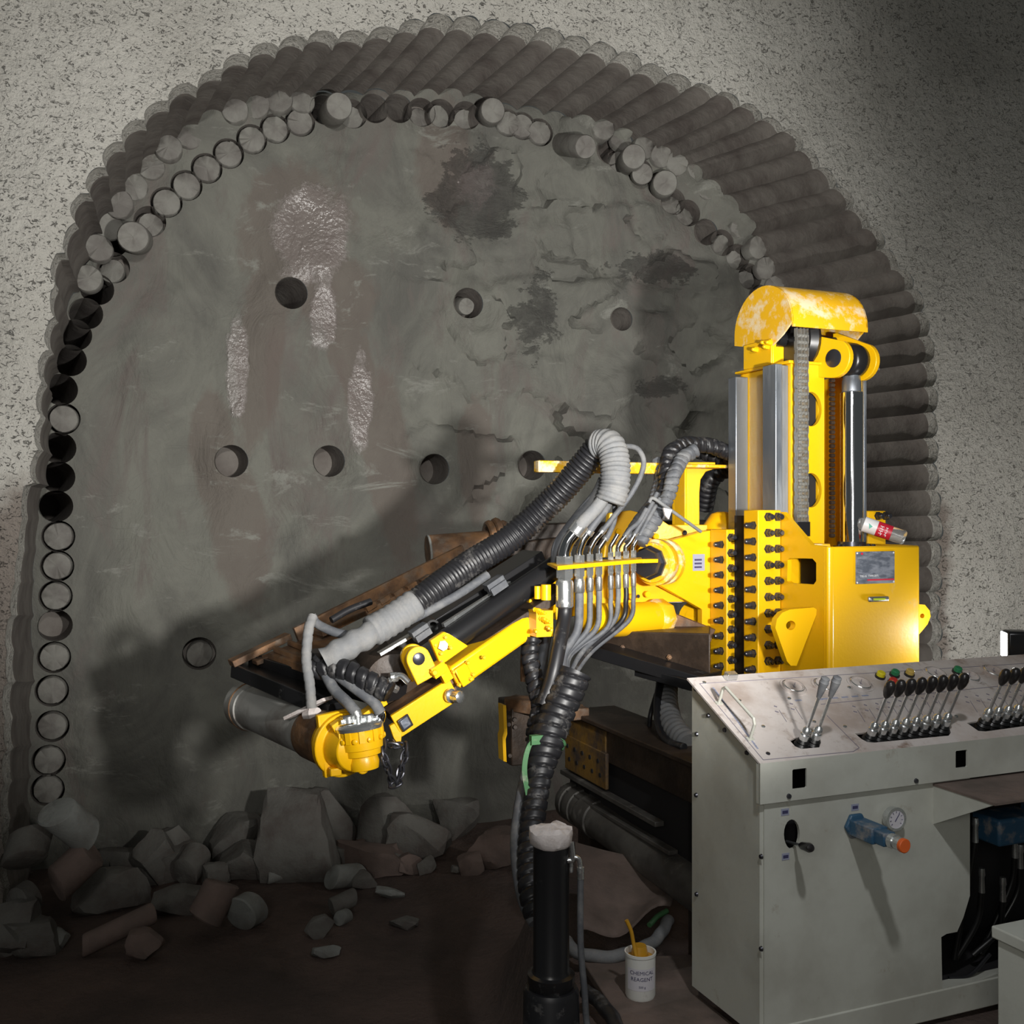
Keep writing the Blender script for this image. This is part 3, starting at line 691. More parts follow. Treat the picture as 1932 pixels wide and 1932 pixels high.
# second chain, seen in the recess behind the rod
mb = MB()
for i in range(36):
    mb.lathe(R(2.885, 3.53, 1.5+i*0.02), EX, [(0, 0.009), (0.02, 0.009)], 8)
build('lift_chain', mb, 'dark_rust', rig)
# rod, eye, lugs
RA, RB = 2.932, 3.452
mb = MB(); mb.lathe(R(RA, RB, 1.40), EZ, [(0, 0.046), (0.70, 0.046)], 40); rod = build('piston_rod', mb, 'chrome', rig)
mb = MB(); mb.lathe(R(RA, RB, 2.10), EZ, [(0, 0.046), (0.005, 0.040), (0.05, 0.039), (0.055, 0.036), (0.09, 0.034)], 32); build('rod_collar', mb, 'steel', rod)
PH = 2.235
mb = MB(); mb.lathe(R(RA, RB, PH)-V((math.cos(math.radians(35)), math.sin(math.radians(35)), 0))*0.045, V((math.cos(math.radians(35)), math.sin(math.radians(35)), 0)), [(0, 0.03), (0.0, 0.055), (0.012, 0.068), (0.045, 0.074), (0.078, 0.068), (0.09, 0.055), (0.09, 0.03)], 36); build('rod_eye', mb, 'black_steel', rod, ang=50)
for a_ in (2.812, 3.010):
    mb = MB(); pr = [(RB+0.08*math.cos(t), PH+0.08*math.sin(t)) for t in [math.radians(x) for x in range(-95, -276, -15)]]
    poly = [R(a_, b_, h_) for b_, h_ in pr]
    th_ = math.radians(35); LX = V((math.cos(th_), math.sin(th_), 0)); LY = V((-math.sin(th_), math.cos(th_), 0)); k_ = -0.118 if a_ < 2.9 else 0.058
    lc_ = R(RA, RB, PH)+LX*k_; far = 0.20 if a_ < 2.9 else 0.12
    poly = [lc_+LY*0.02-EZ*0.078]+[lc_+LY*0.08*math.cos(t)+EZ*0.08*math.sin(t) for t in [math.radians(x) for x in range(-90, -240, -12)]]+[lc_+LY*far+EZ*0.14, lc_+LY*(far+0.02)+EZ*0.14, lc_+LY*(far+0.02)-EZ*0.05]
    mb.prism(poly, LX*0.026); lug = build('rod_lug', mb, 'yellow', rig, bev=0.003, solid=True)
    mb = MB(); mb.lathe(lc_-LX*0.005, LX, [(0, 0.034), (0.002, 0.038), (0.036, 0.038)], 32); build('pin', mb, 'bolt', lug)
mb = MB(); mb.cyl(R(3.035, RB, PH-0.02), R(3.07, RB-0.01, PH-0.03), 0.006, 8); build('cotter_pin', mb, 'fit', rig)
# --- housing box below
BF = 3.20; BL = 2.603; BR = 3.060; BT = 1.466
mb = MB()
mb.rbox(BL+0.02, BR-0.0, BF, BF+0.02, 0.0, BT)                     # front
mb.rbox(BR-0.02, BR, BF+0.02, 3.50, 0.0, BT)
mb.rbox(BL+0.02, BR-0.02, BF+0.02, 3.49, BT-0.04, BT-0.02)
box = build('cylinder_housing', mb, 'yellow', rig, bev=0.008)
# side plate with window (in plane a = BL)
def arcp(cb_, ch_, r, a0, a1, n=5): return [(cb_+r*math.cos(math.radians(a0+(a1-a0)*i/n)), ch_+r*math.sin(math.radians(a0+(a1-a0)*i/n))) for i in range(n+1)]
def holed_plate(outer, holes, fn, thick, m_, name, parent, bev=0.0):
    """outer/holes: 2D loops; fn maps 2D to the front surface; thick: vector"""
    pts = []; ed = []
    for l in [outer]+holes:
        n0 = len(pts); pts += [V(p) for p in l]; ed += [(n0+i, n0+(i+1) % len(l)) for i in range(len(l))]
    def inside(poly, x, y):
        c_ = False; j = len(poly)-1
        for i in range(len(poly)):
            if (poly[i][1] > y) != (poly[j][1] > y) and x < (poly[j][0]-poly[i][0])*(y-poly[i][1])/(poly[j][1]-poly[i][1])+poly[i][0]: c_ = not c_
            j = i
        return c_
    vo, eo, fo, *_ = delaunay_2d_cdt(pts, ed, [], 0, 1e-6); mb = MB(); n = len(vo)
    fs = [f for f in fo if inside(outer, sum(vo[i].x for i in f)/len(f), sum(vo[i].y for i in f)/len(f)) and not any(inside(h, sum(vo[i].x for i in f)/len(f), sum(vo[i].y for i in f)/len(f)) for h in holes)]
    mb.v = [fn(p.x, p.y) for p in vo]+[fn(p.x, p.y)+thick for p in vo]
    mb.f = [tuple(f) for f in fs]+[tuple(n+i for i in f[::-1]) for f in fs]
    cnt = {}
    for f in fs:
        for i in range(len(f)): e = (f[i], f[(i+1) % len(f)]); cnt[e] = 1
    for (a_, b_) in list(cnt):
        if (b_, a_) not in cnt: mb.f.append((b_, a_, n+a_, n+b_))
    return build(name, mb, m_, parent, bev=bev, solid=True, ang=35)
front_plate()
mb = MB(); mb.rbox(2.68, 2.814, 3.535, 3.545, 1.4, 2.2); build('blackout_plate', mb, 'void', mast)  # black sheet added behind the access holes to keep them dark
def hb(px, py, a): q = PA(px, py, a); return (-(q.x)*sY+q.y*cY, q.z)
FB = 3.49
win = [hb(x, y, BL) for x, y in ((1486, 1056), (1490, 1053), (1533, 1054), (1540, 1062), (1540, 1096), (1535, 1103), (1490, 1100), (1485, 1096))]
side_out = [(BF+0.004, 0.0), (FB, 0.0), (FB, E+0.0), (FB-0.012, E+0.0), (3.30, BT+0.005), (BF+0.004, BT)]
holed_plate(side_out, [win], lambda b_, h_: R(BL, b_, h_), EX*0.02, 'yellow', 'side_plate', rig)
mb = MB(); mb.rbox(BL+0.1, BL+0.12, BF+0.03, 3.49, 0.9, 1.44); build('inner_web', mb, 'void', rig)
# rounded edge bead
mb = MB(); mb.lathe(R(BL+0.021, BF+0.02, 0), EZ, [(0, 0.0215), (BT-0.004, 0.0215)], 24); build('corner_bead', mb, 'yellow', box)
# gland on top of box
mb = MB(); mb.lathe(R(RA, RB, BT-0.02), EZ, [(0, 0.075), (0.012, 0.075), (0.012, 0.062), (0.03, 0.058), (0.03, 0.047)], 30)
for k in range(6):
    t = k*PI/3+0.4; mb.hexbolt(R(RA+0.085*math.cos(t), RB+0.04*math.sin(t)-0.03, BT-0.02), EZ, 0.009, 0.02)
build('rod_gland', mb, 'bolt', rig)
mb = MB(); mb.rbox(2.62, 2.70, 3.3, 3.42, BT-0.02, BT+0.008); build('top_lug', mb, 'yellow_dusty', rig, bev=0.004)
# name plate
def fpl(px, py, d_=0.0): q = PB(px, py, BF); return q-EY*d_
p0 = fpl(1614, 1041); p1 = fpl(1687, 1041); hN0 = 1.6-(1100-966)/F*4.0
a0 = p0.dot(EX); a1 = p1.dot(EX); h1 = p0.z; h0 = fpl(1650, 1101).z
mb = MB(); mb.rbox(a0, a1, BF-0.003, BF+0.001, h0, h1); npl = build('name_plate', mb, 'plate', rig, bev=0.001)
mb = MB()
for aa in (a0+0.006, a1-0.006):
    for h_ in (h0+0.006, h1-0.006): mb.lathe(R(aa, BF-0.003, h_), -EY, [(0, 0.004), (0.002, 0.003)], 10)
build('rivet', mb, 'whitepaint', npl)
mb = MB(); mb.rbox(a0+0.055, a1-0.003, BF-0.0036, BF-0.003, h0+0.012, h0+0.018); mb.rbox(a0+0.024, a0+0.034, BF-0.0036, BF-0.003, h1-0.012, h1-0.004); build('stripe', mb, 'red', npl)
mb = text_mb('TBS-N', R(a0+0.035, BF-0.0034, h0+0.030), EX, EZ, 0.012, 0.0002); q = text_mb('TWKGBPS', R(a0+0.085, BF-0.0034, h0+0.031), EX, EZ, 0.011, 0.0002); mb.add(q.v, q.f)
build('lettering', mb, 'whitepaint', npl)
mb = MB()
for k in range(7):
    for j in range(4):
        if (k*7+j*3) % 5: mb.rbox(a0+0.02+j*0.031, a0+0.040+j*0.031+0.004*(k % 3), BF-0.0034, BF-0.003, h1-0.028-k*0.0105, h1-0.026-k*0.0105)
build('lettering', mb, 'plate', npl)
# spirit level
pl_ = fpl(1655, 1130); al = pl_.dot(EX); hl = pl_.z
mb = MB(); mb.rbox(al-0.050, al+0.052, BF-0.012, BF+0.001, hl-0.011, hl+0.011); lv = build('spirit_level', mb, 'fit', rig, bev=0.008)
mb = MB(); mb.lathe(R(al-0.028, BF-0.011, hl), EX, [(0, 0.005), (0.056, 0.005)], 12); build('level_vial', mb, 'level', lv)
# lifting lugs either side
def lift_lug(a_, pts, hole, name='lifting_lug'):
    holed_plate(pts, [hole], lambda x, h_: R(x, a_, h_), EY*0.03, 'yellow', name, rig)
q = [PB(x, y, 3.24) for x, y in ((1463, 1185), (1466, 1168), (1476, 1156), (1490, 1150), (1535, 1146), (1541, 1150), (1540, 1160), (1503, 1256), (1492, 1256), (1485, 1248))]
cq = PB(1492, 1180, 3.24); ac, hc = cq.dot(EX), cq.z
lift_lug(3.24, [(p.dot(EX), p.z) for p in q], [(ac+0.022*math.cos(t*PI/8), hc+0.018*math.sin(t*PI/8)) for t in range(16)])
q = [PB(x, y, 3.35) for x, y in ((1730, 1140), (1745, 1141), (1754, 1152), (1756, 1163), (1750, 1178), (1735, 1196), (1728, 1198))]
cq = PB(1740, 1162, 3.35); ac, hc = cq.dot(EX), cq.z
lift_lug(3.35, [(p.dot(EX), p.z) for p in q], [(ac+0.012*math.cos(t*PI/8), hc+0.010*math.sin(t*PI/8)) for t in range(16)])
# --- clamp bars with bolts
mb = MB(); mb.rbox(2.490, BL, FB, 3.59, 0.0, E+0.008); cl1 = build('clamp_bar', mb, 'yellow', rig, bev=0.004)
mb = MB(); mb.rbox(2.490, 2.60, 3.715, 3.84, 0.0, E-0.075); cl2 = build('clamp_bar', mb, 'yellow', rig, bev=0.004)
mb = MB(); mb.rbox(2.53, 2.66, 3.59, 3.715, 0.0, 1.585); build('gap_block', mb, 'void', rig)  # near-black block stands in for the shaded gap between the clamp bars
for i in range(16):
    h_ = 1.58-i*0.0655
    for px in (1449, 1467):
        q = PB(px, 966, FB); mb = MB(); mb.hexbolt(R(q.dot(EX), FB, h_), -EY, 0.0165, 0.022, 0.012); build('bolt', mb, 'bolt', cl1)
    if i < 15:
        mb = MB(); mb.hexbolt(R(2.49, 3.518, h_-0.035), -EX, 0.0155, 0.024, 0.020); build('bolt', mb, 'bolt', cl1)
        mb = MB(); mb.hexbolt(R(2.49, 3.752, h_-0.120), -EX, 0.0155, 0.022, 0.016); build('bolt', mb, 'bolt', cl2)
        mb = MB(); mb.hexbolt(R(2.512, 3.715, h_-0.09), -EY, 0.0165, 0.022, 0.010); build('bolt', mb, 'bolt', cl2)
# right hand clamp corner behind box
mb = MB(); mb.rbox(3.05, 3.15, 3.49, 3.59, 0.0, 1.605); cl3 = build('clamp_bar', mb, 'yellow', rig, bev=0.005)
for aa in (3.105, 3.145):
    mb = MB(); mb.hexbolt(R(aa, FB, 1.583), -EY, 0.0165, 0.022, 0.012); build('bolt', mb, 'bolt', cl3)
# --- tapered bracket plate to the pivot
BP = 3.845
def pb2(px, py, b=BP): q = PB(px, py, b); return (q.dot(EX), q.z)
outl = [pb2(x, y) for x, y in ((1342, 1001), (1325, 1003), (1232, 1030), (1205, 1042), (1200, 1060), (1208, 1082), (1238, 1100), (1342, 1170))]
outl = [(2.50, 0.35), (2.50, 1.52)]+outl[1:-1]+[pb2(1325, 1150), pb2(1325, 1290)]
mb = MB(); mb.prism([R(x, BP, h_) for x, h_ in outl], EY*0.04); brk = build('bracket_plate', mb, 'yellow', rig, bev=0.003, solid=True)
p = pb2(1318, 1052); q = pb2(1340, 1072)
mb = MB(); mb.rbox(p[0]-0.03, p[0]+0.03, BP-0.002, BP+0.001, q[1]-0.01, p[1]+0.015); stk = build('sticker', mb, 'label', brk)
mb = MB()
for k in range(3): mb.rbox(p[0]-0.022, p[0]+0.015, BP-0.0025, BP-0.002, q[1]+0.002+k*0.016, q[1]+0.010+k*0.016)
build('lettering', mb, 'ink', stk)
# pivot boss: axis to the left and a little towards the viewer
pv = P(1248, 1060, 4.36); ax = (-EX*0.86-EY*0.52).normalized()
mb = MB(); mb.lathe(pv-ax*0.03, ax, [(0, 0.098), (0.028, 0.098), (0.030, 0.088), (0.05, 0.09), (0.062, 0.098), (0.095, 0.098), (0.10, 0.085), (0.12, 0.083), (0.12, 0.03)], 40)
boss = build('pivot_boss', mb, 'yellow_dusty', rig)
mb = MB(); mb.lathe(pv+ax*0.09, ax, [(0, 0.072), (0.012, 0.072), (0.012, 0.062), (0.05, 0.060), (0.052, 0.03)], 8); build('pivot_nut', mb, 'bolt', boss)
# --- cross head plates behind the pivot, cylinder, post, top bar
mb = MB(); z = 4.52
mb.prism([P(*t) for t in ((1138, 1052, z), (1150, 968, z), (1190, 963, z), (1240, 975, z), (1262, 990, z), (1335, 990, z+.06), (1335, 1020, z+.06), (1225, 1050, z))], EY*0.03)
hp = build('head_plate', mb, 'yellow', rig, bev=0.003, solid=True)
mb = MB(); mb.prism([P(*t) for t in ((1040, 1100, 4.35), (1200, 1042, 4.40), (1262, 1090, 4.5), (1300, 1135, 4.5), (1190, 1138, 4.45), (1180, 1142, 4.4), (1050, 1170, 4.35))], EY*0.03)
hp2 = build('head_plate', mb, 'yellow', rig, bev=0.003, solid=True)
for (x, y, z) in ((1237, 1012, 4.5), (1166, 1003, 4.5)):
    mb = MB(); mb.lathe(P(x, y, z), -EY, [(0, 0.014), (0.008, 0.013)], 16); build('bolt', mb, 'yellow', hp)
for (x, y, z) in ((1221, 1121, 4.44), (1192, 1126, 4.42)):
    mb = MB(); mb.lathe(P(x, y, z), -EY, [(0, 0.014), (0.008, 0.013)], 16); build('bolt', mb, 'yellow', hp2)
mb = MB(); mb.lathe(P(1204, 1125, 4.42), -EY, [(0, 0.008), (0.002, 0.008)], 14); mb.lathe(P(1292, 1005, 4.53), -EY, [(0, 0.011), (0.002, 0.011)], 14); build('bolt_hole', mb, 'void', hp2)
mb = MB(); c0 = P(1110, 1172, 4.15); c1 = P(1236, 1166, 4.40); mb.cyl(c0, c1, 0.071, 32)
cyl_ = build('swing_cylinder', mb, 'yellow', rig)
mb = MB(); dd = (c1-c0).normalized(); mb.lathe(c1-dd*0.02, dd, [(0, 0.074), (0.01, 0.082), (0.065, 0.082), (0.075, 0.078), (0.095, 0.05)], 8); build('end_cap', mb, 'yellow_dusty', cyl_)
mb = MB(); mb.lathe(P(1238, 1196, 4.38), -EZ, [(0, 0.008), (0.03, 0.006)], 10); mb.lathe(P(1215, 1192, 4.38), -EZ, [(0, 0.008), (0.015, 0.008)], 10); build('grease_nipple', mb, 'fit', cyl_)
mb = MB(); mb.lathe(P(1322, 1168, 4.62), ax, [(0, 0.085), (0.05, 0.085), (0.05, 0.055), (0.052, 0.055)], 30); 
build('hinge_eye', mb, 'yellow', rig)
mb = MB(); mb.lathe(P(1362, 990, 4.7), EZ, [(-0.03, 0.09), (0, 0.085), (0.05, 0.05), (0.06, 0.02)], 24); build('dome_cap', mb, 'yellow', rig)
mb = MB(); mb.beam(P(1270, 1170, 4.5), P(1345, 1200, 4.45), EZ, 0.015, 0.03); build('tie_bar', mb, 'rust', rig)
mb = MB(); mb.prism([P(1225, 1100, 4.56), P(1262, 1096, 4.56), P(1345, 1136, 4.56), P(1222, 1137, 4.56)], EY*0.02); build('overlit_web', mb, 'rag', rig, solid=True)  # pale colour stands in for strong light on the swing head
# post and hose bar
mb = MB(); z = 4.66
mb.prism([P(1272, 1000, z), P(1272, 882, z), P(1282, 872, z), P(1350, 872, z+.04), P(1350, 884, z+.04), P(1332, 890, z+.03), P(1322, 905, z+.02), P(1320, 930, z+.02), P(1320, 1000, z+.02)], EY*0.02)
post = build('hose_post', mb, 'yellow', rig, bev=0.003, solid=True)
mb = MB(); mb.rbox(P(1272, 900, z).dot(EX), P(1272, 900, z).dot(EX)+0.012, P(1272, 900, z).dot(EY)-0.09, P(1272, 900, z).dot(EY), P(1272, 1000, z).z, P(1272, 880, z).z); build('post_rib', mb, 'yellow', post, bev=0.002)
mb = MB(); mb.lathe(P(1283, 960, z-0.012), -EY, [(0, 0.007), (0.002, 0.007)], 12); mb.lathe(P(1293, 1004, z-0.1), -EY, [(0, 0.009), (0.002, 0.009)], 12); build('bolt_hole', mb, 'void', post)
b0 = 3.853
p = PB(1016, 868, b0); q = PB(1248, 870, b0)
mb = MB(); mb.rbox(p.dot(EX), q.dot(EX), b0, b0+0.05, 1.764, 1.812); mb.rbox(q.dot(EX)-0.02, P(1350, 872, 4.7).dot(EX), b0+0.05, 4.16, 1.797, 1.812)
build('hose_bar', mb, 'yellow_dusty', rig, bev=0.004)
# manifold plate
ma0 = P(1034, 1064, 3.90); ma1 = P(1214, 1059, 4.16)
mb = MB(); mb.hexa([P(1052, 1076, 3.86), P(1212, 1062, 4.14), P(1212, 1056, 4.25), P(1032, 1066, 3.98), P(1052, 1068, 3.86), P(1212, 1055, 4.14), P(1210, 1051, 4.25), P(1032, 1062, 3.98)])
mani = build('manifold_plate', mb, 'yellow', rig, bev=0.002, solid=True)
mb = MB(); mb.obox(P(1215, 1058, 4.2), EX*0.05, EY*0.03, EZ*0.008); build('plate_tab', mb, 'yellow', mani, bev=0.002)
# --- arm: beam A, beam B, lugs, black cylinder
def box_between(p, q, upv, h, depthv):
    """front face centred on p-q, h tall along upv, going back by depthv"""
    u = upv.normalized()*h/2; return [p-u, q-u, q-u+depthv, p-u+depthv, p+u, q+u, q+u+depthv, p+u+depthv]
AD = (P(1006, 1173, 3.98)-P(856, 1282, 3.76)).normalized(); AU = EY.cross(AD).normalized()
if AU.z < 0: AU = -AU
mb = MB(); mb.hexa(box_between(P(858, 1281, 3.76), P(1008, 1176, 3.98), AU, 0.092, EY*0.16)); armb = build('arm_beam', mb, 'yellow', rig, bev=0.012, solid=True)
mb = MB(); mb.hexa(box_between(P(866, 1281, 3.75), P(888, 1266, 3.785), AU, 0.075, EY*0.01)); build('cover_plate', mb, 'yellow', armb, bev=0.004, solid=True)
for (x, y, z) in ((855, 1268, 3.75), (882, 1250, 3.78), (866, 1292, 3.75), (892, 1272, 3.785), (888, 1281, 3.78), (912, 1240, 3.81)):
    mb = MB(); mb.hexbolt(P(x, y, z-0.005), -EY, 0.007, 0.01); build('bolt', mb, 'yellow', armb)
mb = MB(); mb.hexa(box_between(P(748, 1371, 3.66), P(858, 1300, 3.77), AU, 0.088, EY*0.02)); armf = build('arm_side_plate', mb, 'yellow', rig, bev=0.003, solid=True)
mb = MB(); mb.hexa(box_between(P(748, 1362, 3.68), P(858, 1291, 3.79), AU, 0.045, EY*0.16)); build('arm_deck', mb, 'rust', rig, bev=0.003, solid=True)
mb = MB(); mb.prism([P(735, 1370, 3.66), P(762, 1355, 3.67), P(757, 1398, 3.665), P(762, 1411, 3.665), P(754, 1408, 3.66), P(743, 1393, 3.66)], EY*0.02); chl = build('chain_lug', mb, 'yellow', rig, bev=0.002, solid=True)
mb = MB(); mb.obox(P(765, 1364, 3.665), AD*0.024, AU*0.024, EY*0.003); bd = build('badge', mb, 'bolt', armf, bev=0.006)
mb = MB(); mb.obox(P(765, 1364, 3.66), AD*0.017, AU*0.017, EY*0.003); build('badge_face', mb, 'plate', bd, bev=0.004)
mb = MB(); mb.lathe(P(848, 1312, 3.75), (-EY+EX*0.5), [(0, 0.026), (0.01, 0.026), (0.01, 0.018), (0.03, 0.018), (0.03, 0.022), (0.055, 0.022), (0.062, 0.012)], 18); build('pin', mb, 'fit', armf)
# lug with round pin
lc = P(790, 1243, 3.70)
def roundlug(c, r, down, L_, thick, off, nm='arm_lug'):
    sd = EY.cross(down).normalized(); poly = [c+sd*r+down*L_]+[c+sd*r*math.cos(t)-down*r*math.sin(t) for t in [PI*k/12 for k in range(13)]]+[c-sd*r+down*L_]
    mb = MB(); mb.prism([p+EY*off for p in poly], EY*thick); return build(nm, mb, 'yellow', rig, bev=0.003, solid=True)
dn = (P(815, 1290, 3.72)-P(792, 1240, 3.70)); dn -= EY*dn.dot(EY); dn.normalize()
l1 = roundlug(lc, 0.045, dn, 0.085, 0.025, 0.0); l2 = roundlug(lc, 0.045, dn, 0.085, 0.02, 0.07)
mb = MB(); mb.lathe(lc-EY*0.004, EY, [(0, 0.02), (0.002, 0.023), (0.09, 0.023)], 26); build('pin', mb, 'bolt', l1)
mb = MB(); mb.prism([P(*t) for t in ((812, 1209, 3.72), (838, 1192, 3.74), (848, 1196, 3.74), (884, 1219, 3.78), (832, 1256, 3.75))], EY*0.03); l3 = build('arm_lug', mb, 'yellow', rig, bev=0.004, solid=True)
mb = MB(); c_ = P(835, 1218, 3.735); mb.prism([c_+(EX*math.cos(t)*0.02+EZ*math.sin(t)*0.02) for t in (0.3, 1.2, 2.2, 3.6, 4.8, 5.7)], -EY*0.006); build('pin', mb, 'fit', l3)
for (x, y) in ((821, 1217), (840, 1202), (850, 1222), (832, 1233)):
    mb = MB(); mb.hexbolt(P(x, y, 3.735), -EY, 0.007, 0.008); build('bolt', mb, 'yellow', l3)
mb = MB(); mb.obox(P(825, 1262, 3.74), AD*0.03, AU*0.02, EY*0.03); mb.hexbolt(P(818, 1268, 3.71), -EY, 0.012, 0.02); mb.obox(P(838, 1270, 3.75), AD*0.02, AU*0.03, EY*0.02); build('lug_block', mb, 'yellow', rig, bev=0.003)
# black feed cylinder + side rails
mb = MB(); p = P(842, 1212, 3.85); q = P(1060, 1062, 4.15); mb.cyl(p, q, 0.047, 30); dd = (q-p).normalized()
mb.lathe(p-dd*0.05, dd, [(0, 0.02), (0.015, 0.035), (0.05, 0.05), (0.08, 0.05)], 24)
fcy = build('feed_cylinder', mb, 'black_steel', rig)
mb = MB(); mb.beam(P(836, 1180, 3.88), P(962, 1100, 4.08), EZ, 0.008, 0.008); build('slide_strip', mb, 'fit', rig)
mb = MB(); mb.beam(P(715, 1234, 3.85), P(800, 1184, 3.92), EZ, 0.02, 0.006); build('slide_strip', mb, 'fit', rig)
mb = MB(); mb.beam(P(860, 1245, 3.90), P(1060, 1110, 4.1), EZ, 0.06, 0.02); build('carriage_rail', mb, 'dark_rust', rig, bev=0.003)
mb = MB(); mb.beam(P(690, 1255, 3.98), P(1010, 1050, 4.3), EZ, 0.09, 0.03); build('carriage_rail', mb, 'black_steel', rig, bev=0.003)
for (x, y, z, s_) in ((932, 1100, 4.0, 0.048), (790, 1189, 3.84, 0.042)):
    mb = MB(); mb.obox(P(x, y, z), AD*s_*0.9, EY*0.03, AU*s_*0.3); mb.obox(P(x+6, y+8, z-0.01), AD*s_*0.85, EY*0.03, AU*s_*0.3); build('wear_pad', mb, 'hose', rig, bev=0.002)
mb = MB(); mb.pipe(P(817, 1183, 3.93), P(805, 1172, 4.05), 0.028, 0.020); build('pipe_stub', mb, 'black_steel', rig)
# valve block on arm, right end
mb = MB(); mb.obox(P(1020, 1175, 3.95), EX*0.035, EY*0.04, EZ*0.05)
for i in range(9):
    mb.hexbolt(P(1008+(i*13) % 34, 1150+(i*17) % 48, 3.9), -EY+EX*(0.5-(i % 3)*0.4), 0.008, 0.025, 0.006)
mb.lathe(P(1030, 1132, 3.96), EZ, [(0, 0.02), (0.06, 0.02)], 14); mb.lathe(P(1014, 1130, 3.97), EZ, [(0, 0.013), (0.05, 0.013)], 14)
build('valve_block', mb, 'yellow', rig, bev=0.002)
mb = MB(); mb.hexa(box_between(P(1000, 1130, 4.05), P(1050, 1120, 4.2), EZ, 0.16, EY*0.05)); build('arm_knuckle', mb, 'yellow', rig, bev=0.01, solid=True)
# --- drill head
def g3(x, y, z): return P(x, y, z)
hd = P(680, 1386, 3.60); up = (EZ*0.97-EX*0.10+EY*0.1).normalized()
mb = MB(); mb.lathe(hd-up*0.125, up, [(0, 0.03), (0.005, 0.05), (0.03, 0.055), (0.05, 0.05), (0.055, 0.064), (0.075, 0.066), (0.078, 0.074), (0.14, 0.080), (0.145, 0.076)], 36)
u_, v_ = basis(up)
for k in range(10):
    t = k*2*PI/10; c_ = hd+up*0.0+(u_*math.cos(t)+v_*math.sin(t))*0.077; mb.obox(c_, (u_*math.cos(t)+v_*math.sin(t))*0.006, up.cross(u_*math.cos(t)+v_*math.sin(t))*0.010, up*0.02)
mot = build('hydraulic_motor', mb, 'yellow', rig, ang=30)
for k in range(10):
    t = (k+0.5)*2*PI/10; c_ = hd-up*0.012+(u_*math.cos(t)+v_*math.sin(t))*0.080; mb = MB(); mb.lathe(c_, (u_*math.cos(t)+v_*math.sin(t)), [(0, 0.009), (0.006, 0.009), (0.008, 0.005)], 12); build('bolt', mb, 'yellow', mot)
mb = MB(); mb.lathe(hd+up*0.02, up, [(0, 0.083), (0.012, 0.086), (0.02, 0.080), (0.024, 0.07)], 36); mcap = build('motor_cap', mb, 'fit', mot)
for sx in (-0.036, 0.036):
    mb = MB(); c_ = hd+up*0.044+EX*sx; mb.lathe(c_, up, [(0, 0.022), (0.022, 0.022), (0.026, 0.016)], 18)
    for k in range(4):
        t = k*PI/2+0.6; mb.hexbolt(c_+(EX*math.cos(t)+EY*math.sin(t))*0.03, up, 0.008, 0.016)
    build('port_flange', mb, 'fit', mot)
bd0 = P(648, 1405, 3.66); bax = (P(440, 1310, 4.5)-P(640, 1392, 3.66)).normalized()
mb = MB(); mb.lathe(bd0-bax*0.11, bax, [(0, 0.05), (0.01, 0.075), (0.08, 0.085), (0.1, 0.085), (0.10, 0.115), (0.13, 0.115), (0.13, 0.09), (0.20, 0.085)], 36)
mb.obox(P(640, 1400, 3.66), up*0.11, bax*0.012, bax.cross(up)*0.075); gb = build('gearbox', mb, 'yellow', rig, bev=0.004)
for t in (0.3, 1.2, 2.3, 3.4, 4.4, 5.4):
    mb = MB(); u2, v2 = basis(bax); mb.hexbolt(bd0+bax*0.005+(u2*math.cos(t)+v2*math.sin(t))*0.097, -bax, 0.011, 0.014); build('bolt', mb, 'yellow', gb)
mb = MB(); mb.lathe(P(662, 1440, 3.62), -up, [(-0.03, 0.05), (0, 0.045), (0.02, 0.03), (0.028, 0.02)], 18); mb.lathe(P(683, 1448, 3.58), -EY, [(0, 0.022), (0.02, 0.02)], 14); mb.obox(P(632, 1455, 3.6), EX*0.02, EY*0.02, EZ*0.014); build('gearbox_foot', mb, 'yellow', rig, bev=0.004)
mb = MB(); mb.lathe(bd0+bax*0.09, bax, [(0, 0.095), (0.02, 0.10), (0.14, 0.10), (0.16, 0.092)], 36); build('chuck', mb, 'rust', rig)
mb = MB(); mb.lathe(bd0+bax*0.24, bax, [(0, 0.093), (0.58, 0.093), (0.58, 0.10), (0.62, 0.102), (0.68, 0.102), (0.68, 0.09), (0.70, 0.03)], 40); build('core_barrel', mb, 'pipe', rig)
mb = MB(); mb.torus(bd0+bax*0.86, bax, 0.100, 0.006); build('barrel_lip', mb, 'rust', rig)
mb = MB(); mb.lathe(P(600, 1345, 3.75), (P(575, 1330, 3.8)-P(640, 1318, 3.72)), [(0, 0.02), (0.02, 0.03), (0.06, 0.02)], 14); mb.beam(P(545, 1353, 3.8), P(618, 1318, 3.72), EZ, 0.03, 0.006); build('splash_guard', mb, 'rag', rig)
mb = MB(); mb.obox(P(640, 1366, 3.6), AD*0.03, AU*0.016, EY*0.02); mb.obox(P(705, 1335, 3.68), AD*0.05, AU*0.012, EY*0.03); build('motor_bracket', mb, 'yellow', rig, bev=0.003)
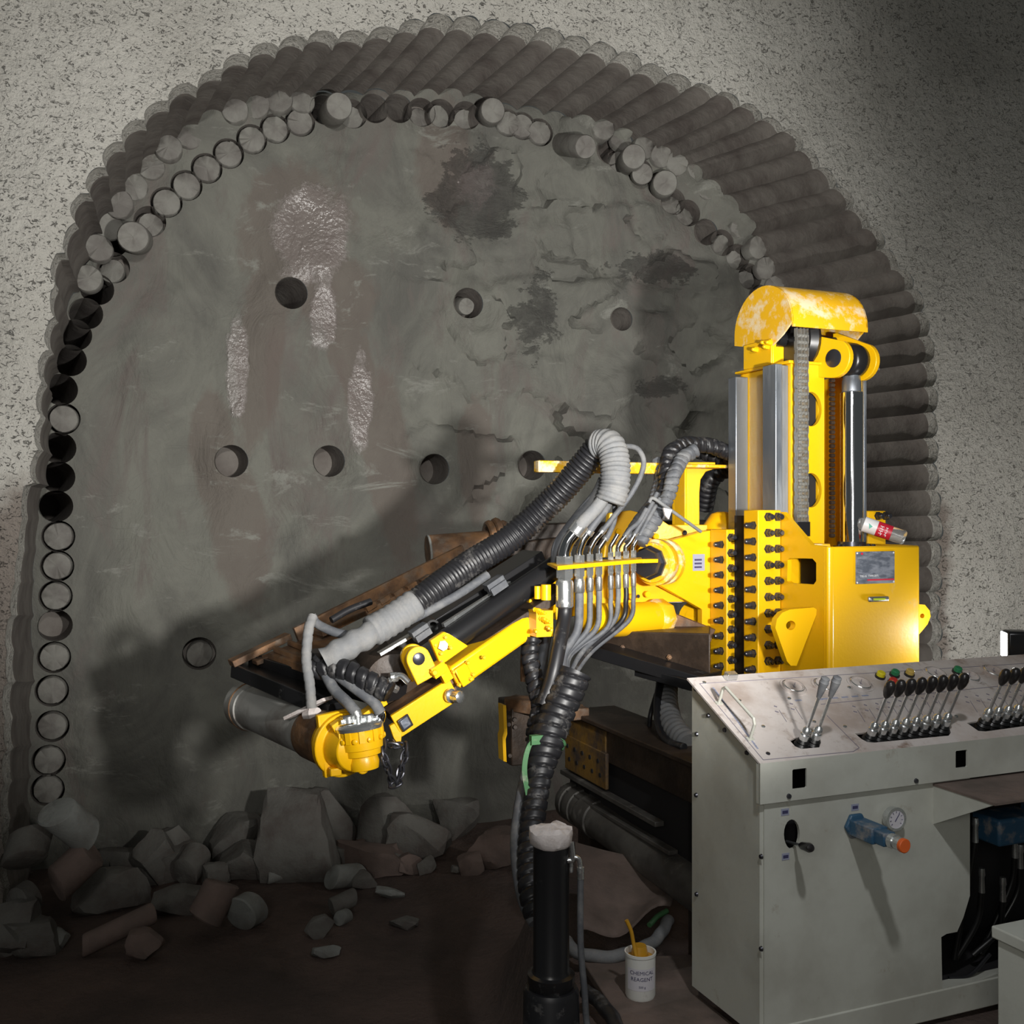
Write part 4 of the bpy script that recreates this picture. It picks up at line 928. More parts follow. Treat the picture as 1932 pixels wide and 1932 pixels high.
# --- rusty feed beam and carriage deck
mb = MB(); p = P(436, 1258, 4.25); q = P(876, 1045, 4.80)
mb.beam(P(560, 1203, 4.32), q, EZ, 0.012, 0.045); mb.beam(P(600, 1195, 4.25), P(862, 1068, 4.7), EZ, 0.04, 0.012)
mb.beam(P(436, 1252, 4.2), P(545, 1200, 4.33), EZ, 0.035, 0.014); mb.beam(P(480, 1250, 4.2), P(640, 1190, 4.4), EZ, 0.03, 0.01)
fb = build('feed_beam', mb, 'rust', rig, bev=0.003)
mb = MB()
for i in range(7):
    c_ = P(690+i*26, 1150-i*13, 4.35+i*0.05); mb.beam(c_, c_+AD*0.05, EZ, 0.014, 0.012)
build('cleat', mb, 'rust', fb, bev=0.002)
mb = MB(); dk = [P(505, 1232, 4.2), P(600, 1195, 4.35), P(700, 1215, 4.15), P(590, 1262, 3.98)]
mb.prism(dk, V((0, 0, -0.03))); mb.beam(P(520, 1225, 4.2), P(615, 1262, 3.98), EZ, 0.012, 0.01); mb.beam(P(545, 1212, 4.25), P(640, 1250, 4.0), EZ, 0.008, 0.01); build('carriage_deck', mb, 'rust', rig, bev=0.002, solid=True)
mb = MB()
mb.beam(P(455, 1262, 4.25), P(640, 1340, 3.8), EZ, 0.05, 0.03); mb.beam(P(490, 1245, 4.3), P(720, 1310, 3.85), EZ, 0.06, 0.03)
mb.beam(P(470, 1258, 4.22), P(590, 1318, 3.85), EZ, 0.008, 0.008); mb.beam(P(600, 1240, 4.1), P(760, 1300, 3.85), EZ, 0.08, 0.04); build('slide_frame', mb, 'black_steel', rig, bev=0.004)
mb = MB(); mb.lathe(P(745, 1290, 3.85), (P(700, 1240, 4.2)-P(745, 1290, 3.85)), [(0, 0.07), (0.02, 0.11), (0.25, 0.11)], 30); build('swivel', mb, 'dark_rust', rig)
mb = MB(); mb.lathe(P(735, 1278, 3.75), EX, [(0, 0.018), (0.03, 0.018)], 12); mb.tube([P(735, 1285, 3.75), P(755, 1275, 3.75), P(772, 1288, 3.74)], 0.013, 12); mb.hexbolt(P(738, 1295, 3.75), EX*0.8-EZ*0.5, 0.016, 0.03); build('fitting', mb, 'fit', rig)
# under-beam (dark brown box girder below the swing cylinder)
mb = MB(); mb.hexa([P(1135, 1218, 4.35), P(1340, 1300, 4.0), P(1340, 1290, 4.5), P(1150, 1225, 4.7), P(1120, 1190, 4.35), P(1340, 1195, 4.0), P(1340, 1180, 4.5), P(1130, 1180, 4.7)])
gir = build('girder', mb, 'dark_rust', rig, bev=0.006, solid=True)
for (x, y) in ((1175, 1222), (1263, 1240)):
    z = 4.35-0.35*(x-1135)/205; mb = MB(); mb.hexbolt(P(x, y, z-0.01), -EY+EX*-0.3, 0.010, 0.01); build('bolt', mb, 'rust', gir)
mb = MB(); mb.beam(P(1140, 1225, 4.3), P(1340, 1282, 4.0), EZ, 0.10, 0.025); mb.beam(P(1230, 1262, 4.2), P(1340, 1290, 3.95), EZ, 0.1, 0.02); build('girder_flange', mb, 'black_steel', rig, bev=0.003)
# --- upper casing pipe with collar behind the arm, on dark cross beam
mb = MB(); mb.beam(P(960, 1010, 4.95), P(1400, 1000, 5.25), EZ, 0.12, 0.055); mb.beam(P(900, 1050, 4.8), P(1060, 1030, 4.95), EZ, 0.1, 0.05); build('cross_beam', mb, 'dark_rust', rig, bev=0.006)
mb = MB(); p = P(806, 1042, 4.85); q = P(960, 1030, 4.95); mb.lathe(p, q-p, [(0, 0.05), (0, 0.078), (0.01, 0.082), (0.42, 0.082)], 32); build('casing_pipe', mb, 'rust', rig)
mb = MB(); mb.torus(P(809, 1042, 4.84), q-p, 0.078, 0.006); build('pipe_rim', mb, 'rock_pale', rig)
mb = MB(); c_ = P(925, 1033, 4.93); 
for k, r in ((0, 0.115), (0.035, 0.125), (0.07, 0.11)): mb.torus(c_+(q-p).normalized()*k, q-p, r, 0.018)
mb.lathe(c_, q-p, [(0, 0.11), (0.2, 0.11)], 30); mb.obox(P(900, 1050, 4.85), EX*0.05, EY*0.05, EZ*0.03); build('pipe_collar', mb, 'rust', rig)

# ================================================================== HOSES
def hose(name, pts, r, m_, label, cat='hose', group=None, rf=None, n=14, step=None, parent=None):
    mb = MB(); mb.tube([P(*p) for p in pts], r, n, 8, step, rf); 
    return build(name, mb, m_, parent, label=label, cat=cat, group=group, ang=70)
def corr(r, pitch, amp): return lambda s, th: r+amp*abs(math.sin(PI*s/pitch))-amp*0.5
def wrap(r, pitch, amp, two=False): return lambda s, th: r+amp*0.75*min(1.0, 1.9*abs(math.sin(PI*s/(pitch*0.8)-th*0.5)))-amp*0.4+0.15*amp*math.cos(3*th+s*40)
# manifold hoses: top elbows and bottom hoses; ports along the plate
PORTS = [(1064, 0.029, 4), (1092, 0.018, 4), (1112, 0.012, 3), (1129, 0.012, 3), (1151, 0.010, 3), (1165, 0.011, 3), (1180, 0.011, 3), (1194, 0.010, 3)]
lead = ['thick chrome-ended hose, leftmost of the row hanging from the yellow manifold plate', 'second hanging hose from the left under the manifold plate, grey dusty one',
 'third hanging hose from the left under the manifold plate', 'fourth hanging hose from the left under the manifold plate',
 'fifth hanging hose from the left under the manifold plate', 'sixth hanging hose from the left under the manifold plate', 'seventh hanging hose from the left under the manifold plate',
 'rightmost hose hanging from the manifold plate']
tops = [((1072, 1022), (1100, 985), (1135, 945), (1152, 900)), ((1100, 1020), (1120, 990), (1148, 950), (1160, 900)), ((1122, 1020), (1150, 985), (1192, 930), (1214, 880), (1206, 850), (1184, 842), (1160, 850)),
        ((1135, 1028), (1150, 1005), (1160, 975), (1158, 930)), ((1160, 1025), (1170, 1005), (1178, 995), (1168, 990), (1150, 1010)), ((1172, 1022), (1188, 1000), (1205, 985), (1220, 960)), ((1190, 1022), (1205, 995), (1225, 960), (1240, 930)), ((1202, 1018), (1212, 1000), (1228, 970), (1245, 940))]
names = ['black', 'hose', 'hose', 'hose', 'hose', 'hose', 'black', 'hose']
for i, (px, r, _) in enumerate(PORTS):
    z = 3.93+(px-1050)/165*0.26
    yb = 1074-(px-1052)*0.09; 
    hz = 3.78+0.02*i
    pts = [(px+1, yb+38, z), (px+1, yb+70, z), (px-2-i*1.0, yb+120, z-0.02), (1062+i*5-4, 1235, z-0.05-0.01*i), (1056+i*3.5, 1280, 3.86), (1048+i*2.5, 1320, 3.84)]
    if i == 0: pts = [(px+2, yb+52, z), (px+1, yb+90, z), (1056, 1215, 3.88), (1046, 1262, 3.84), (1035, 1300, 3.83), (1024, 1330, 3.82)]
    if i >= 5: pts[2] = (px-8, yb+110, z); pts[3] = (1100+(i-5)*9, 1228, z-0.1)
    mb = MB(); mb.tube([P(*p) for p in pts], r*0.95, 14, 8)
    ho = build('hydraulic_hose', mb, names[i], label=lead[i], cat='hose', group='hoses hanging from the manifold plate', ang=70)
    rr_ = r*1.25; mb = MB(); c_ = P(px+1, yb, z); 
    mb.lathe(c_, -EZ, [(0, rr_), (0.035, rr_), (0.035, rr_*0.8), (0.05, rr_*0.8)], 6)
    mb.lathe(c_-EZ*0.045, -EZ, [(0, rr_*0.85), (0.012, rr_*0.95), (0.05 if i else 0.10, rr_*0.95), (0.055 if i else 0.105, rr_*0.8)], 18)
    build('hose_fitting', mb, 'fit', ho)
    # upper side
    e = tops[i]; mb = MB(); c2 = P(px+1, yb-9, z)
    mb.lathe(c2, EZ, [(0, rr_), (0.03, rr_), (0.03, rr_*0.85)], 6); build('hose_fitting', mb, 'fit', ho)
    pt = [c2+EZ*0.025, c2+EZ*(0.045), P(e[0][0], e[0][1], z), P(e[0][0]*0.6+e[1][0]*0.4, e[0][1]*0.6+e[1][1]*0.4, z)]
    if i == 4: pt = [c2+EZ*0.025, c2+EZ*0.05, P(1158, 1022, z), P(1166, 1008, z)]
    mb = MB(); mb.tube(pt, r*0.92, 14, 6); build('elbow', mb, 'chrome', ho)
    if i != 4:
        mb = MB(); k0 = V((e[0][0]*0.6+e[1][0]*0.4, e[0][1]*0.6+e[1][1]*0.4, 0))
        mb.tube([P(k0.x, k0.y, z)]+[P(x, y, z+0.02*j) for j, (x, y) in enumerate(e[1:])], r*0.9, 14, 8)
        build('upper_run', mb, 'hose' if i not in (0,) else 'hose_grey', ho, ang=70)
        mb = MB(); a_ = P(k0.x, k0.y, z); b_ = P(e[1][0], e[1][1], z+0.01); q = a_.lerp(b_, 0.45 if i != 0 else 0.8); mb.cyl(a_, q, r*1.12, 18); build('ferrule', mb, 'fit', ho)
hose('air_hose', [(1050, 1062, 4.02), (1052, 1035, 4.02), (1064, 1012, 4.03), (1092, 975, 4.05), (1125, 935, 4.06), (1140, 905, 4.06)], 0.024, 'hose', 'thick dusty hose curving up from the left end of the yellow manifold plate', 'hose')
# big conduits
hose('corrugated_conduit', [(1150, 948, 3.98), (1160, 915, 3.98), (1160, 870, 4.0), (1150, 840, 4.03), (1128, 838, 4.08)], 0.055, 'hose_grey', 'pale grey corrugated conduit arching over the yellow hose bar', 'hose', rf=corr(0.057, 0.017, 0.007), n=26, step=0.004)
hose('corrugated_conduit', [(1128, 842, 4.10), (1105, 872, 4.12), (1060, 925, 4.16), (1010, 975, 4.18), (955, 1022, 4.15), (890, 1062, 4.08), (830, 1105, 3.98), (770, 1150, 3.9), (720, 1186, 3.85)], 0.05, 'black', 'thick black corrugated conduit running down along the arm', 'hose', rf=corr(0.053, 0.018, 0.008), n=24, step=0.0045)
hose('rubber_hose', [(1120, 850, 4.2), (1075, 900, 4.22), (1020, 955, 4.25), (960, 1020, 4.25), (930, 1050, 4.2)], 0.018, 'black', 'thin black hose beside the thick black conduit')
hose('conduit_sleeve', [(785, 1138, 3.89), (735, 1172, 3.84), (700, 1192, 3.80)], 0.056, 'hose_grey', 'pale dusty sleeve section on the conduit near the drill head', rf=corr(0.057, 0.03, 0.005), n=24, step=0.006)
hose('dusty_sleeve', [(712, 1190, 3.80), (670, 1212, 3.74), (630, 1236, 3.70), (612, 1246, 3.69)], 0.045, 'hose_grey', 'short fat mud-caked sleeve where the hoses turn down to the drill head', rf=lambda s, th: 0.046+0.004*math.sin(s*90+th), n=24, step=0.006)
hose('spiral_wrapped_hose', [(612, 1244, 3.72), (600, 1262, 3.72), (640, 1262, 3.68), (690, 1282, 3.64), (735, 1308, 3.62)], 0.033, 'black', 'black spiral wrapped hose ending beside the drill head swivel', rf=wrap(0.034, 0.05, 0.014), n=22, step=0.004)
hose('rubber_hose', [(590, 1163, 3.78), (582, 1190, 3.74), (578, 1240, 3.70), (584, 1290, 3.68), (588, 1335, 3.68)], 0.018, 'hose_grey', 'grey hose hanging straight down left of the drill motor', rf=wrap(0.018, 0.04, 0.003), step=0.006)
hose('rubber_hose', [(588, 1162, 3.80), (600, 1178, 3.80), (640, 1195, 3.78), (690, 1200, 3.78), (730, 1192, 3.82), (850, 1130, 3.95), (920, 1085, 4.05)], 0.017, 'hose', 'smooth dark hose looping from the grey hanging hose to the conduit')
hose('rubber_hose', [(625, 1170, 4.0), (660, 1150, 4.05), (700, 1135, 4.1)], 0.014, 'black', 'short black hose above the rusty feed beam')
for i, (pts, lab) in enumerate(((((610, 1262, 3.70), (630, 1300, 3.66), (655, 1325, 3.62), (672, 1345, 3.60), (675, 1362, 3.60)), 'left hose bending down into the motor port'),
                 (((635, 1272, 3.68), (672, 1300, 3.64), (705, 1325, 3.62), (718, 1345, 3.62), (716, 1360, 3.62)), 'right hose bending down into the motor port'))):
    o_ = hose('motor_hose', pts[:4], 0.020, 'hose', lab, group='hoses into the drill motor')
    mb = MB(); mb.tube([P(*p) for p in pts[2:]], 0.0185, 14); build('bend', mb, 'chrome' if i else 'fit', o_)
# spiral pair at upper right
tw = [(1385, 858, 4.6), (1345, 843, 4.55), (1300, 838, 4.5), (1268, 852, 4.42), (1258, 885, 4.36), (1258, 915, 4.32), (1240, 950, 4.28), (1215, 985, 4.22), (1198, 1015, 4.18)]
hose('spiral_wrapped_hose', tw, 0.026, 'black', 'black spiral wrapped hose arching to the mast, right of the hose bar', rf=wrap(0.030, 0.046, 0.015), n=22, step=0.004)
tw2 = [(1310, 850, 4.42), (1288, 865, 4.38), (1272, 895, 4.30), (1262, 930, 4.26), (1246, 965, 4.22), (1222, 1000, 4.18), (1207, 1025, 4.16)]
hose('spiral_wrapped_hose', tw2, 0.022, 'hose', 'grey dusty spiral wrapped hose twisting down to the manifold', rf=wrap(0.026, 0.042, 0.014), n=22, step=0.004)
tw3 = [(1240, 868, 4.45), (1245, 905, 4.40), (1235, 940, 4.32), (1220, 965, 4.24), (1200, 990, 4.2), (1185, 1020, 4.15)]
hose('spiral_wrapped_hose', tw3, 0.018, 'hose', 'second dusty spiral wrapped hose left of the twisting one', rf=wrap(0.022, 0.042, 0.012), n=20, step=0.004)
hose('corrugated_conduit', [(1395, 845, 4.8), (1370, 880, 4.85), (1340, 905, 4.9), (1328, 955, 5.0)], 0.045, 'black', 'dark conduit dropping behind the hose post by the mast', rf=corr(0.046, 0.03, 0.008), n=20, step=0.006)
hose('corrugated_conduit', [(1390, 875, 4.7), (1360, 865, 4.75), (1320, 850, 4.8), (1285, 848, 4.85)], 0.03, 'black', 'dark braided hose crossing behind the hose post', rf=wrap(0.034, 0.05, 0.014), n=20, step=0.005)
hose('steel_cable', [(1225, 948, 4.12), (1232, 940, 4.12), (1255, 955, 4.14), (1290, 980, 4.2), (1322, 1003, 4.28)], 0.007, 'hose_grey', 'thin grey wire tied round the twisted hoses and running to the bracket', 'cable')
mb = MB(); mb.prism([P(1252, 958, 4.1), P(1268, 962, 4.1), (P(1262, 980, 4.1)), P(1255, 972, 4.1)], EY*0.01); build('cable_tie', mb, 'rag', label='torn white tie hanging from the thin wire', cat='cable tie')
# main hanging bundle
hose('wrapped_hose_bundle', [(1085, 1268, 3.84), (1070, 1305, 3.82), (1052, 1345, 3.80), (1036, 1385, 3.77), (1022, 1440, 3.72), (1012, 1500, 3.65), (1004, 1560, 3.58), (1000, 1620, 3.50), (1003, 1680, 3.42), (1014, 1730, 3.37)], 0.045, 'black',
     'thick black spiral wrapped hose bundle hanging down to the floor', 'hose', rf=lambda s, th: 0.040+0.020*max(0, min(1, (0.42-s)/0.12))+0.009*min(1.0, 1.8*abs(math.sin(PI*s/0.040-th*0.5)))-0.004, n=26, step=0.0045)
hose('rubber_hose', [(1012, 1340, 3.86), (1004, 1400, 3.82), (992, 1460, 3.75), (980, 1520, 3.66), (973, 1580, 3.58), (976, 1640, 3.5), (988, 1700, 3.42), (1008, 1742, 3.36)], 0.020, 'hose', 'smooth grey hose hanging left of the wrapped bundle')
hose('spiral_wrapped_hose', [(1005, 1205, 3.98), (1000, 1240, 3.96), (1010, 1290, 3.92), (1018, 1330, 3.88), (1012, 1370, 3.84), (1008, 1400, 3.82)], 0.030, 'black', 'black wrapped hose behind the left side of the bundle', rf=wrap(0.030, 0.045, 0.014), n=20, step=0.005)
hose('rubber_hose', [(1030, 1195, 4.1), (1022, 1240, 4.05), (1022, 1280, 4.0), (1030, 1310, 3.95)], 0.026, 'hose', 'grey hose end behind the hanging row of hoses')
hose('rubber_hose', [(994, 1215, 4.0), (992, 1250, 4.0), (992, 1285, 4.0)], 0.022, 'rust', 'short brownish hose left of the hanging row')
mb = MB(); mb.torus(P(1036, 1397, 3.77), P(1036, 1385, 3.77)-P(1030, 1410, 3.75), 0.056, 0.010, 24, 6); mb.torus(P(1033, 1404, 3.765), P(1036, 1385, 3.77)-P(1030, 1410, 3.75), 0.055, 0.009, 24, 6)
st_ = [P(1012, 1392, 3.70), P(1000, 1405, 3.70), P(992, 1430, 3.68), (P(990, 1460, 3.66)), P(997, 1500, 3.62)]
cc = catmull(st_, 6)
for i in range(len(cc)-1): mb.hexa([cc[i]-EX*0.010, cc[i]+EX*0.010, cc[i]+EX*0.010+EY*0.003, cc[i]-EX*0.010+EY*0.003, cc[i+1]-EX*0.010, cc[i+1]+EX*0.010, cc[i+1]+EX*0.010+EY*0.003, cc[i+1]-EX*0.010+EY*0.003])
mb.obox(P(1015, 1395, 3.71), EX*0.03, EY*0.012, EZ*0.016); build('tie_strap', mb, 'strap', label='green cloth strap tied round the hanging hose bundle', cat='strap')
# chain under drill head
mb = MB()
def link(c, ax1, ax2, r=0.012, L_=0.016):
    pts = [c+ax1*(L_*math.sin(t))*1.5+ax2*(r*math.cos(t)) for t in [2*PI*k/14 for k in range(15)]]
    mb.tube(pts, 0.0045, 7, 2, caps=False)
def chain_run(pts, step=0.028):
    c_ = resample(catmull([P(*p) for p in pts], 6), step)
    for i in range(len(c_)-1):
        ax1 = (c_[i+1]-c_[i]).normalized(); u, v = basis(ax1); a_ = 0.6+(i % 2)*PI/2; link((c_[i]+c_[i+1])/2, ax1, u*math.cos(a_)+v*math.sin(a_))
chain_run([(722, 1398, 3.62), (724, 1425, 3.60), (732, 1450, 3.60), (742, 1480, 3.61), (748, 1484, 3.61), (757, 1450, 3.63), (764, 1425, 3.64), (765, 1405, 3.65)])
chain_run([(735, 1400, 3.64), (742, 1408, 3.62), (755, 1405, 3.64)])
build('link_chain', mb, 'bolt', label='steel link chain looped below the yellow drill head', cat='chain')

# ================================================================== SECOND FEED (brown beam low at right)
fd = thing('drill_feed', 'brown greasy lower drill feed beam behind the white console', 'drill feed', R(1.99, 3.6, 0))
def D(px, py, a=1.99): return PA(px, py, a)
mb = MB(); A0, A1 = 1.955, 2.20
mb.rbox(1.96, 2.16, 3.05, 4.15, 0.56, 0.70); mb.rbox(1.93, 2.18, 3.05, 4.15, 0.70, 0.72)
fbm_ = build('beam', mb, 'dark_rust', fd, bev=0.004)
mb = MB(); mb.rbox(1.952, 1.96, 3.80, 4.15, 0.58, 0.69); build('painted_panel', mb, 'yellow_worn', fd)
mb = MB(); mb.rbox(1.945, 1.96, 3.78, 4.18, 0.45, 0.60); bp_ = build('bolt_plate', mb, 'yellow_worn', fd, bev=0.003)
for i in range(5):
    for j in range(2):
        mb = MB(); mb.lathe(R(1.945, 3.83+i*0.075+j*0.02, 0.50+j*0.055), -EX, [(0, 0.010), (0.002, 0.010)], 12); build('bolt_hole', mb, 'void', bp_)
mb = MB(); mb.rbox(1.93, 1.97, 3.35, 4.20, 0.420, 0.440); build('slide_rail', mb, 'pipe_dark', fd, bev=0.003)
mb = MB(); mb.rbox(1.93, 1.97, 3.25, 4.20, 0.345, 0.362); build('slide_rail', mb, 'pipe_dark', fd, bev=0.003)
mb = MB(); mb.rbox(1.98, 2.2, 3.0, 4.2, 0.30, 0.56); build('web', mb, 'void', fd)
mb = MB(); q0 = R(1.98, 4.20, 0.30); q1 = R(1.98, 2.95, 0.25); dd = q1-q0
mb.lathe(q0, dd, [(0, 0.075), (0.02, 0.085), (0.06, 0.085), (0.062, 0.078), (0.09, 0.078), (0.092, 0.085), (0.14, 0.085), (0.143, 0.078), (0.20, 0.078), (0.205, 0.085), (0.3, 0.085), (0.305, 0.078), (1.2, 0.078)], 34)
build('drill_pipe', mb, 'pipe_dark', fd)
mb = MB(); mb.obox(P(975, 1385, 4.7), EX*0.05, EY*0.06, EZ*0.13); mb.obox(P(985, 1330, 4.75), EX*0.09, EY*0.08, EZ*0.03); eb = build('end_block', mb, 'dark_rust', fd, bev=0.006)
for (x, y) in ((960, 1352), (971, 1357), (960, 1366), (972, 1371), (962, 1425)):
    mb = MB(); mb.lathe(P(x, y, 4.62), -EY-EX*0.3, [(0, 0.010), (0.012, 0.009)], 12); build('bolt', mb, 'dark_rust', eb)
mb = MB(); mb.prism([P(949, 1330, 4.58), P(955, 1331, 4.58), P(957, 1385, 4.58), P(954, 1395, 4.58), P(956, 1438, 4.58), (P(950, 1436, 4.58)), P(948, 1390, 4.58), P(951, 1380, 4.58)], EY*0.06); build('edge_plate', mb, 'yellow', fd, solid=True)
mb = MB(); mb.beam(P(962, 1325, 4.7), P(1090, 1345, 4.5), EZ, 0.05, 0.03); mb.obox(P(1085, 1345, 4.45), EX*0.05, EY*0.04, EZ*0.025); build('slide_block', mb, 'rust', fd, bev=0.005)
mb = MB(); mb.rbox(1.98, 2.15, 3.05, 3.2, -0.03, 0.56); build('support_leg', mb, 'dark_rust', fd, bev=0.004); mb = MB(); mb.rbox(1.98, 2.15, 4.0, 4.12, -0.1, 0.56); build('support_leg', mb, 'dark_rust', fd, bev=0.004)
hose('rubber_hose', [(1290, 1410, 3.8), (1262, 1400, 3.9), (1244, 1375, 4.0), (1240, 1330, 4.1), (1245, 1290, 4.2)], 0.016, 'black', 'black hose hanging in a bend under the dark girder')
hose('rubber_hose', [(1225, 1370, 4.2), (1228, 1345, 4.2), (1238, 1310, 4.25)], 0.010, 'black', 'thin short black hose end left of the bent one')
hose('corrugated_conduit', [(1258, 1290, 4.3), (1258, 1330, 4.15), (1270, 1370, 4.0), (1300, 1405, 3.85)], 0.042, 'hose_grey', 'muddy corrugated sleeve under the girder beside the console', rf=corr(0.044, 0.03, 0.006), n=22, step=0.006)

# ================================================================== CONTROL CONSOLE
con = thing('control_console', 'dirty cream hydraulic control console with rows of black-knobbed levers', 'control console', R(2.3, 2.7, 0))
KA, KB, KF = 1.790, 2.868, 2.481; HBk, HFr = 1.054, 0.871; KE = 4.0
pn = V((0, 0, 0)); sl = (R(0, KF, HFr)-R(0, KB, HBk)); PN = EX.cross(-sl).normalized()
if PN.z < 0: PN = -PN
def PP(px, py): return hit(px, py, R(KA, KB, HBk), PN)
SLD = sl.normalized()
def on_panel(a, t, up_=0.0): return R(a, KB, HBk)+SLD*t+PN*up_
def pat(px, py): q = PP(px, py)-R(0, KB, HBk); return q.dot(EX), q.dot(SLD)
SLn = sl.length
# panel plate with slots
def rrect(c):   # slot from 4 photo corners
    return [pat(x, y) for x, y in c]
slots = [rrect(((1528, 1402), (1534, 1387), (1592, 1394), (1605, 1404), (1602, 1411), (1558, 1416), (1542, 1412))),
         rrect(((1613, 1384), (1622, 1383), (1788, 1368), (1794, 1382), (1790, 1388), (1650, 1401), (1636, 1400), (1625, 1394))),
         rrect(((1824, 1364), (1834, 1362), (1990, 1347), (1990, 1362), (1860, 1380), (1846, 1379)))]
slots[0] = [(a, t) for a, t in rrect(((1490, 1397), (1500, 1392), (1540, 1390), (1548, 1398), (1546, 1410), (1512, 1413), (1500, 1408)))]
pan = holed_plate([(KA-0.012, -0.012), (KE, -0.012), (KE, SLn), (KA-0.012, SLn)], slots, lambda a, t: on_panel(a, t), -PN*0.006, 'panel', 'panel', con)
# folded lip
sqh = []
def hf(px, py, b=KF): q = PB(px, py, b); return (q.dot(EX), q.z)
for (x0_, y0_, x1_, y1_) in ((1495, 1452, 1522, 1486), (1803, 1417, 1825, 1447)):
    a_, t_ = hf(x0_, y0_); b_, u_ = hf(x1_, y1_); sqh.append([(a_+0.003, u_), (b_-0.003, u_), (b_, u_+0.003), (b_, t_-0.003), (b_-0.003, t_), (a_+0.003, t_), (a_, t_-0.003), (a_, u_+0.003)])
LB = 0.752
holed_plate([(KA-0.012, LB), (KE, LB), (KE, HFr), (KA-0.012, HFr)], sqh, lambda a, h_: R(a, KF, h_), EY*0.006, 'cabinet', 'front_lip', con)
mb = MB(); mb.rbox(KA-0.012, KA+0.004, KF+0.003, KF+0.02, LB, HFr-0.004); build('lip_return', mb, 'cabinet', con)
# side panel
poly = [R(KA, KB, 0.06), R(KA, KB, HBk-0.012), R(KA, KF+0.02, HFr-0.012), R(KA, KF+0.02, 0.06)]
mb = MB(); mb.prism(poly, EX*0.012); sidep = build('side_panel', mb, 'cabinet', con, solid=True)
for (x, y) in ((1337, 1350), (1315, 1385), (1410, 1420), (1314, 1500), (1437, 1616), (1315, 1687), (1437, 1790), (1368, 1377), (1313, 1300)):
    mb = MB(); mb.lathe(PA(x, y, KA), -EX, [(0, 0.008), (0.006, 0.006)], 10); build('screw', mb, 'bolt', sidep)
# front panel
FP = KF+0.014
def ff(px, py): return hf(px, py, FP)
out = [(KA+0.012, 0.0), ff(1884, 1880), ff(1884, 1852), ff(1778, 1868), ff(1776, 1768), ff(1786, 1762), ff(1806, 1758), ff(1818, 1730), ff(1830, 1690), ff(1830, 1630), (ff(1830, 1630)[0], LB+0.02), (KA+0.012, LB+0.02)]
ov = [ff(1494+15*math.cos(t), 1574+28*math.sin(t)) for t in [2*PI*k/20 for k in range(20)]]
out[0] = (KA+0.012, 0.0); out.insert(1, (ff(1884, 1880)[0], 0.10))
fp = holed_plate(out, [ov], lambda a, h_: R(a, FP, h_), EY*0.01, 'cabinet', 'front_panel', con)
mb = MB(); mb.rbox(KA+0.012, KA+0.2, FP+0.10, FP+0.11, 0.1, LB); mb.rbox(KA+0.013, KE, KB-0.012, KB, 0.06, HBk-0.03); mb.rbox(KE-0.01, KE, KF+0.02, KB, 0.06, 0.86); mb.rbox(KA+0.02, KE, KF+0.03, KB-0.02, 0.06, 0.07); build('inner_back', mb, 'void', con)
mb = MB(); mb.hexa([on_panel(KA+0.02, 0.10, -0.06), on_panel(KE, 0.10, -0.06), on_panel(KE, 0.40, -0.06), on_panel(KA+0.02, 0.40, -0.06), on_panel(KA+0.02, 0.10, -0.05), on_panel(KE, 0.10, -0.05), on_panel(KE, 0.40, -0.05), on_panel(KA+0.02, 0.40, -0.05)]); build('valve_bank', mb, 'slot', con)
# screws on the panel and lip
for (x, y) in ((1329, 1288), (1395, 1322), (1489, 1318), (1449, 1422), (1440, 1371), (1594, 1371), (1602, 1297), (1804, 1352), (1536, 1362), (1860, 1258)):
    a_, t_ = pat(x, y); mb = MB(); mb.lathe(on_panel(a_, t_), PN, [(0, 0.007), (0.003, 0.006), (0.004, 0.003)], 12); build('screw', mb, 'fit' if x != 1449 else 'bolt', pan)
for (x, y) in ((1488, 1502), (1728, 1473)):
    mb = MB(); mb.lathe(PB(x, y, KF), -EY, [(0, 0.008), (0.005, 0.007)], 10); build('screw', mb, 'bolt', fp)
# thin panel division lines and print
mb = MB()
def pline(p0, p1, w_=0.0012, hgt=0.0008):
    a0, t0 = pat(*p0); a1, t1 = pat(*p1); d_ = V((a1-a0, t1-t0)).normalized(); n_ = V((-d_.y, d_.x))*w_
    c_ = [(a0+n_.x, t0+n_.y), (a1+n_.x, t1+n_.y), (a1-n_.x, t1-n_.y), (a0-n_.x, t0-n_.y)]
    mb.hexa([on_panel(a, t, 0.0) for a, t in c_]+[on_panel(a, t, hgt) for a, t in c_])
pline((1549, 1329), (1932, 1290)); pline((1320, 1290), (1440, 1434)); pline((1440, 1434), (1610, 1418)); pline((1610, 1418), (1621, 1411)); pline((1560, 1350), (1621, 1411)); pline((1320, 1290), (1932, 1252))
rr = random.Random(5)
for g0, g1, n_ in (((1618, 1340), (1770, 1322), 8), ((1830, 1322), (1932, 1310), 6), ((1470, 1340), (1500, 1335), 2)):
    for k in range(n_):
        x = g0[0]+(g1[0]-g0[0])*k/(n_-1); y = g0[1]+(g1[1]-g0[1])*k/(n_-1)
        pline((x, y), (x+14, y+22), 0.0009)
        pline((x-10, y-8), (x-4, y-6), 0.003); pline((x-8, y+2), (x-1, y+4), 0.003)
build('panel_print', mb, 'inkgrey', pan)
mb = MB()
for k in range(7):
    pline((1512+k*19 if k > 1 else 1500+k*40, 1322-k*1.5), (1524+k*19 if k > 1 else 1512+k*40, 1321-k*1.5), 0.0035)
build('panel_caption', mb, 'label', pan)
mb = MB()
for k in range(26):
    x = 1345+k*3.2; y = 1297+k*4.4; pline((x, y), (x+5, y+6), 0.0028)
build('warning_text', mb, 'label', pan)
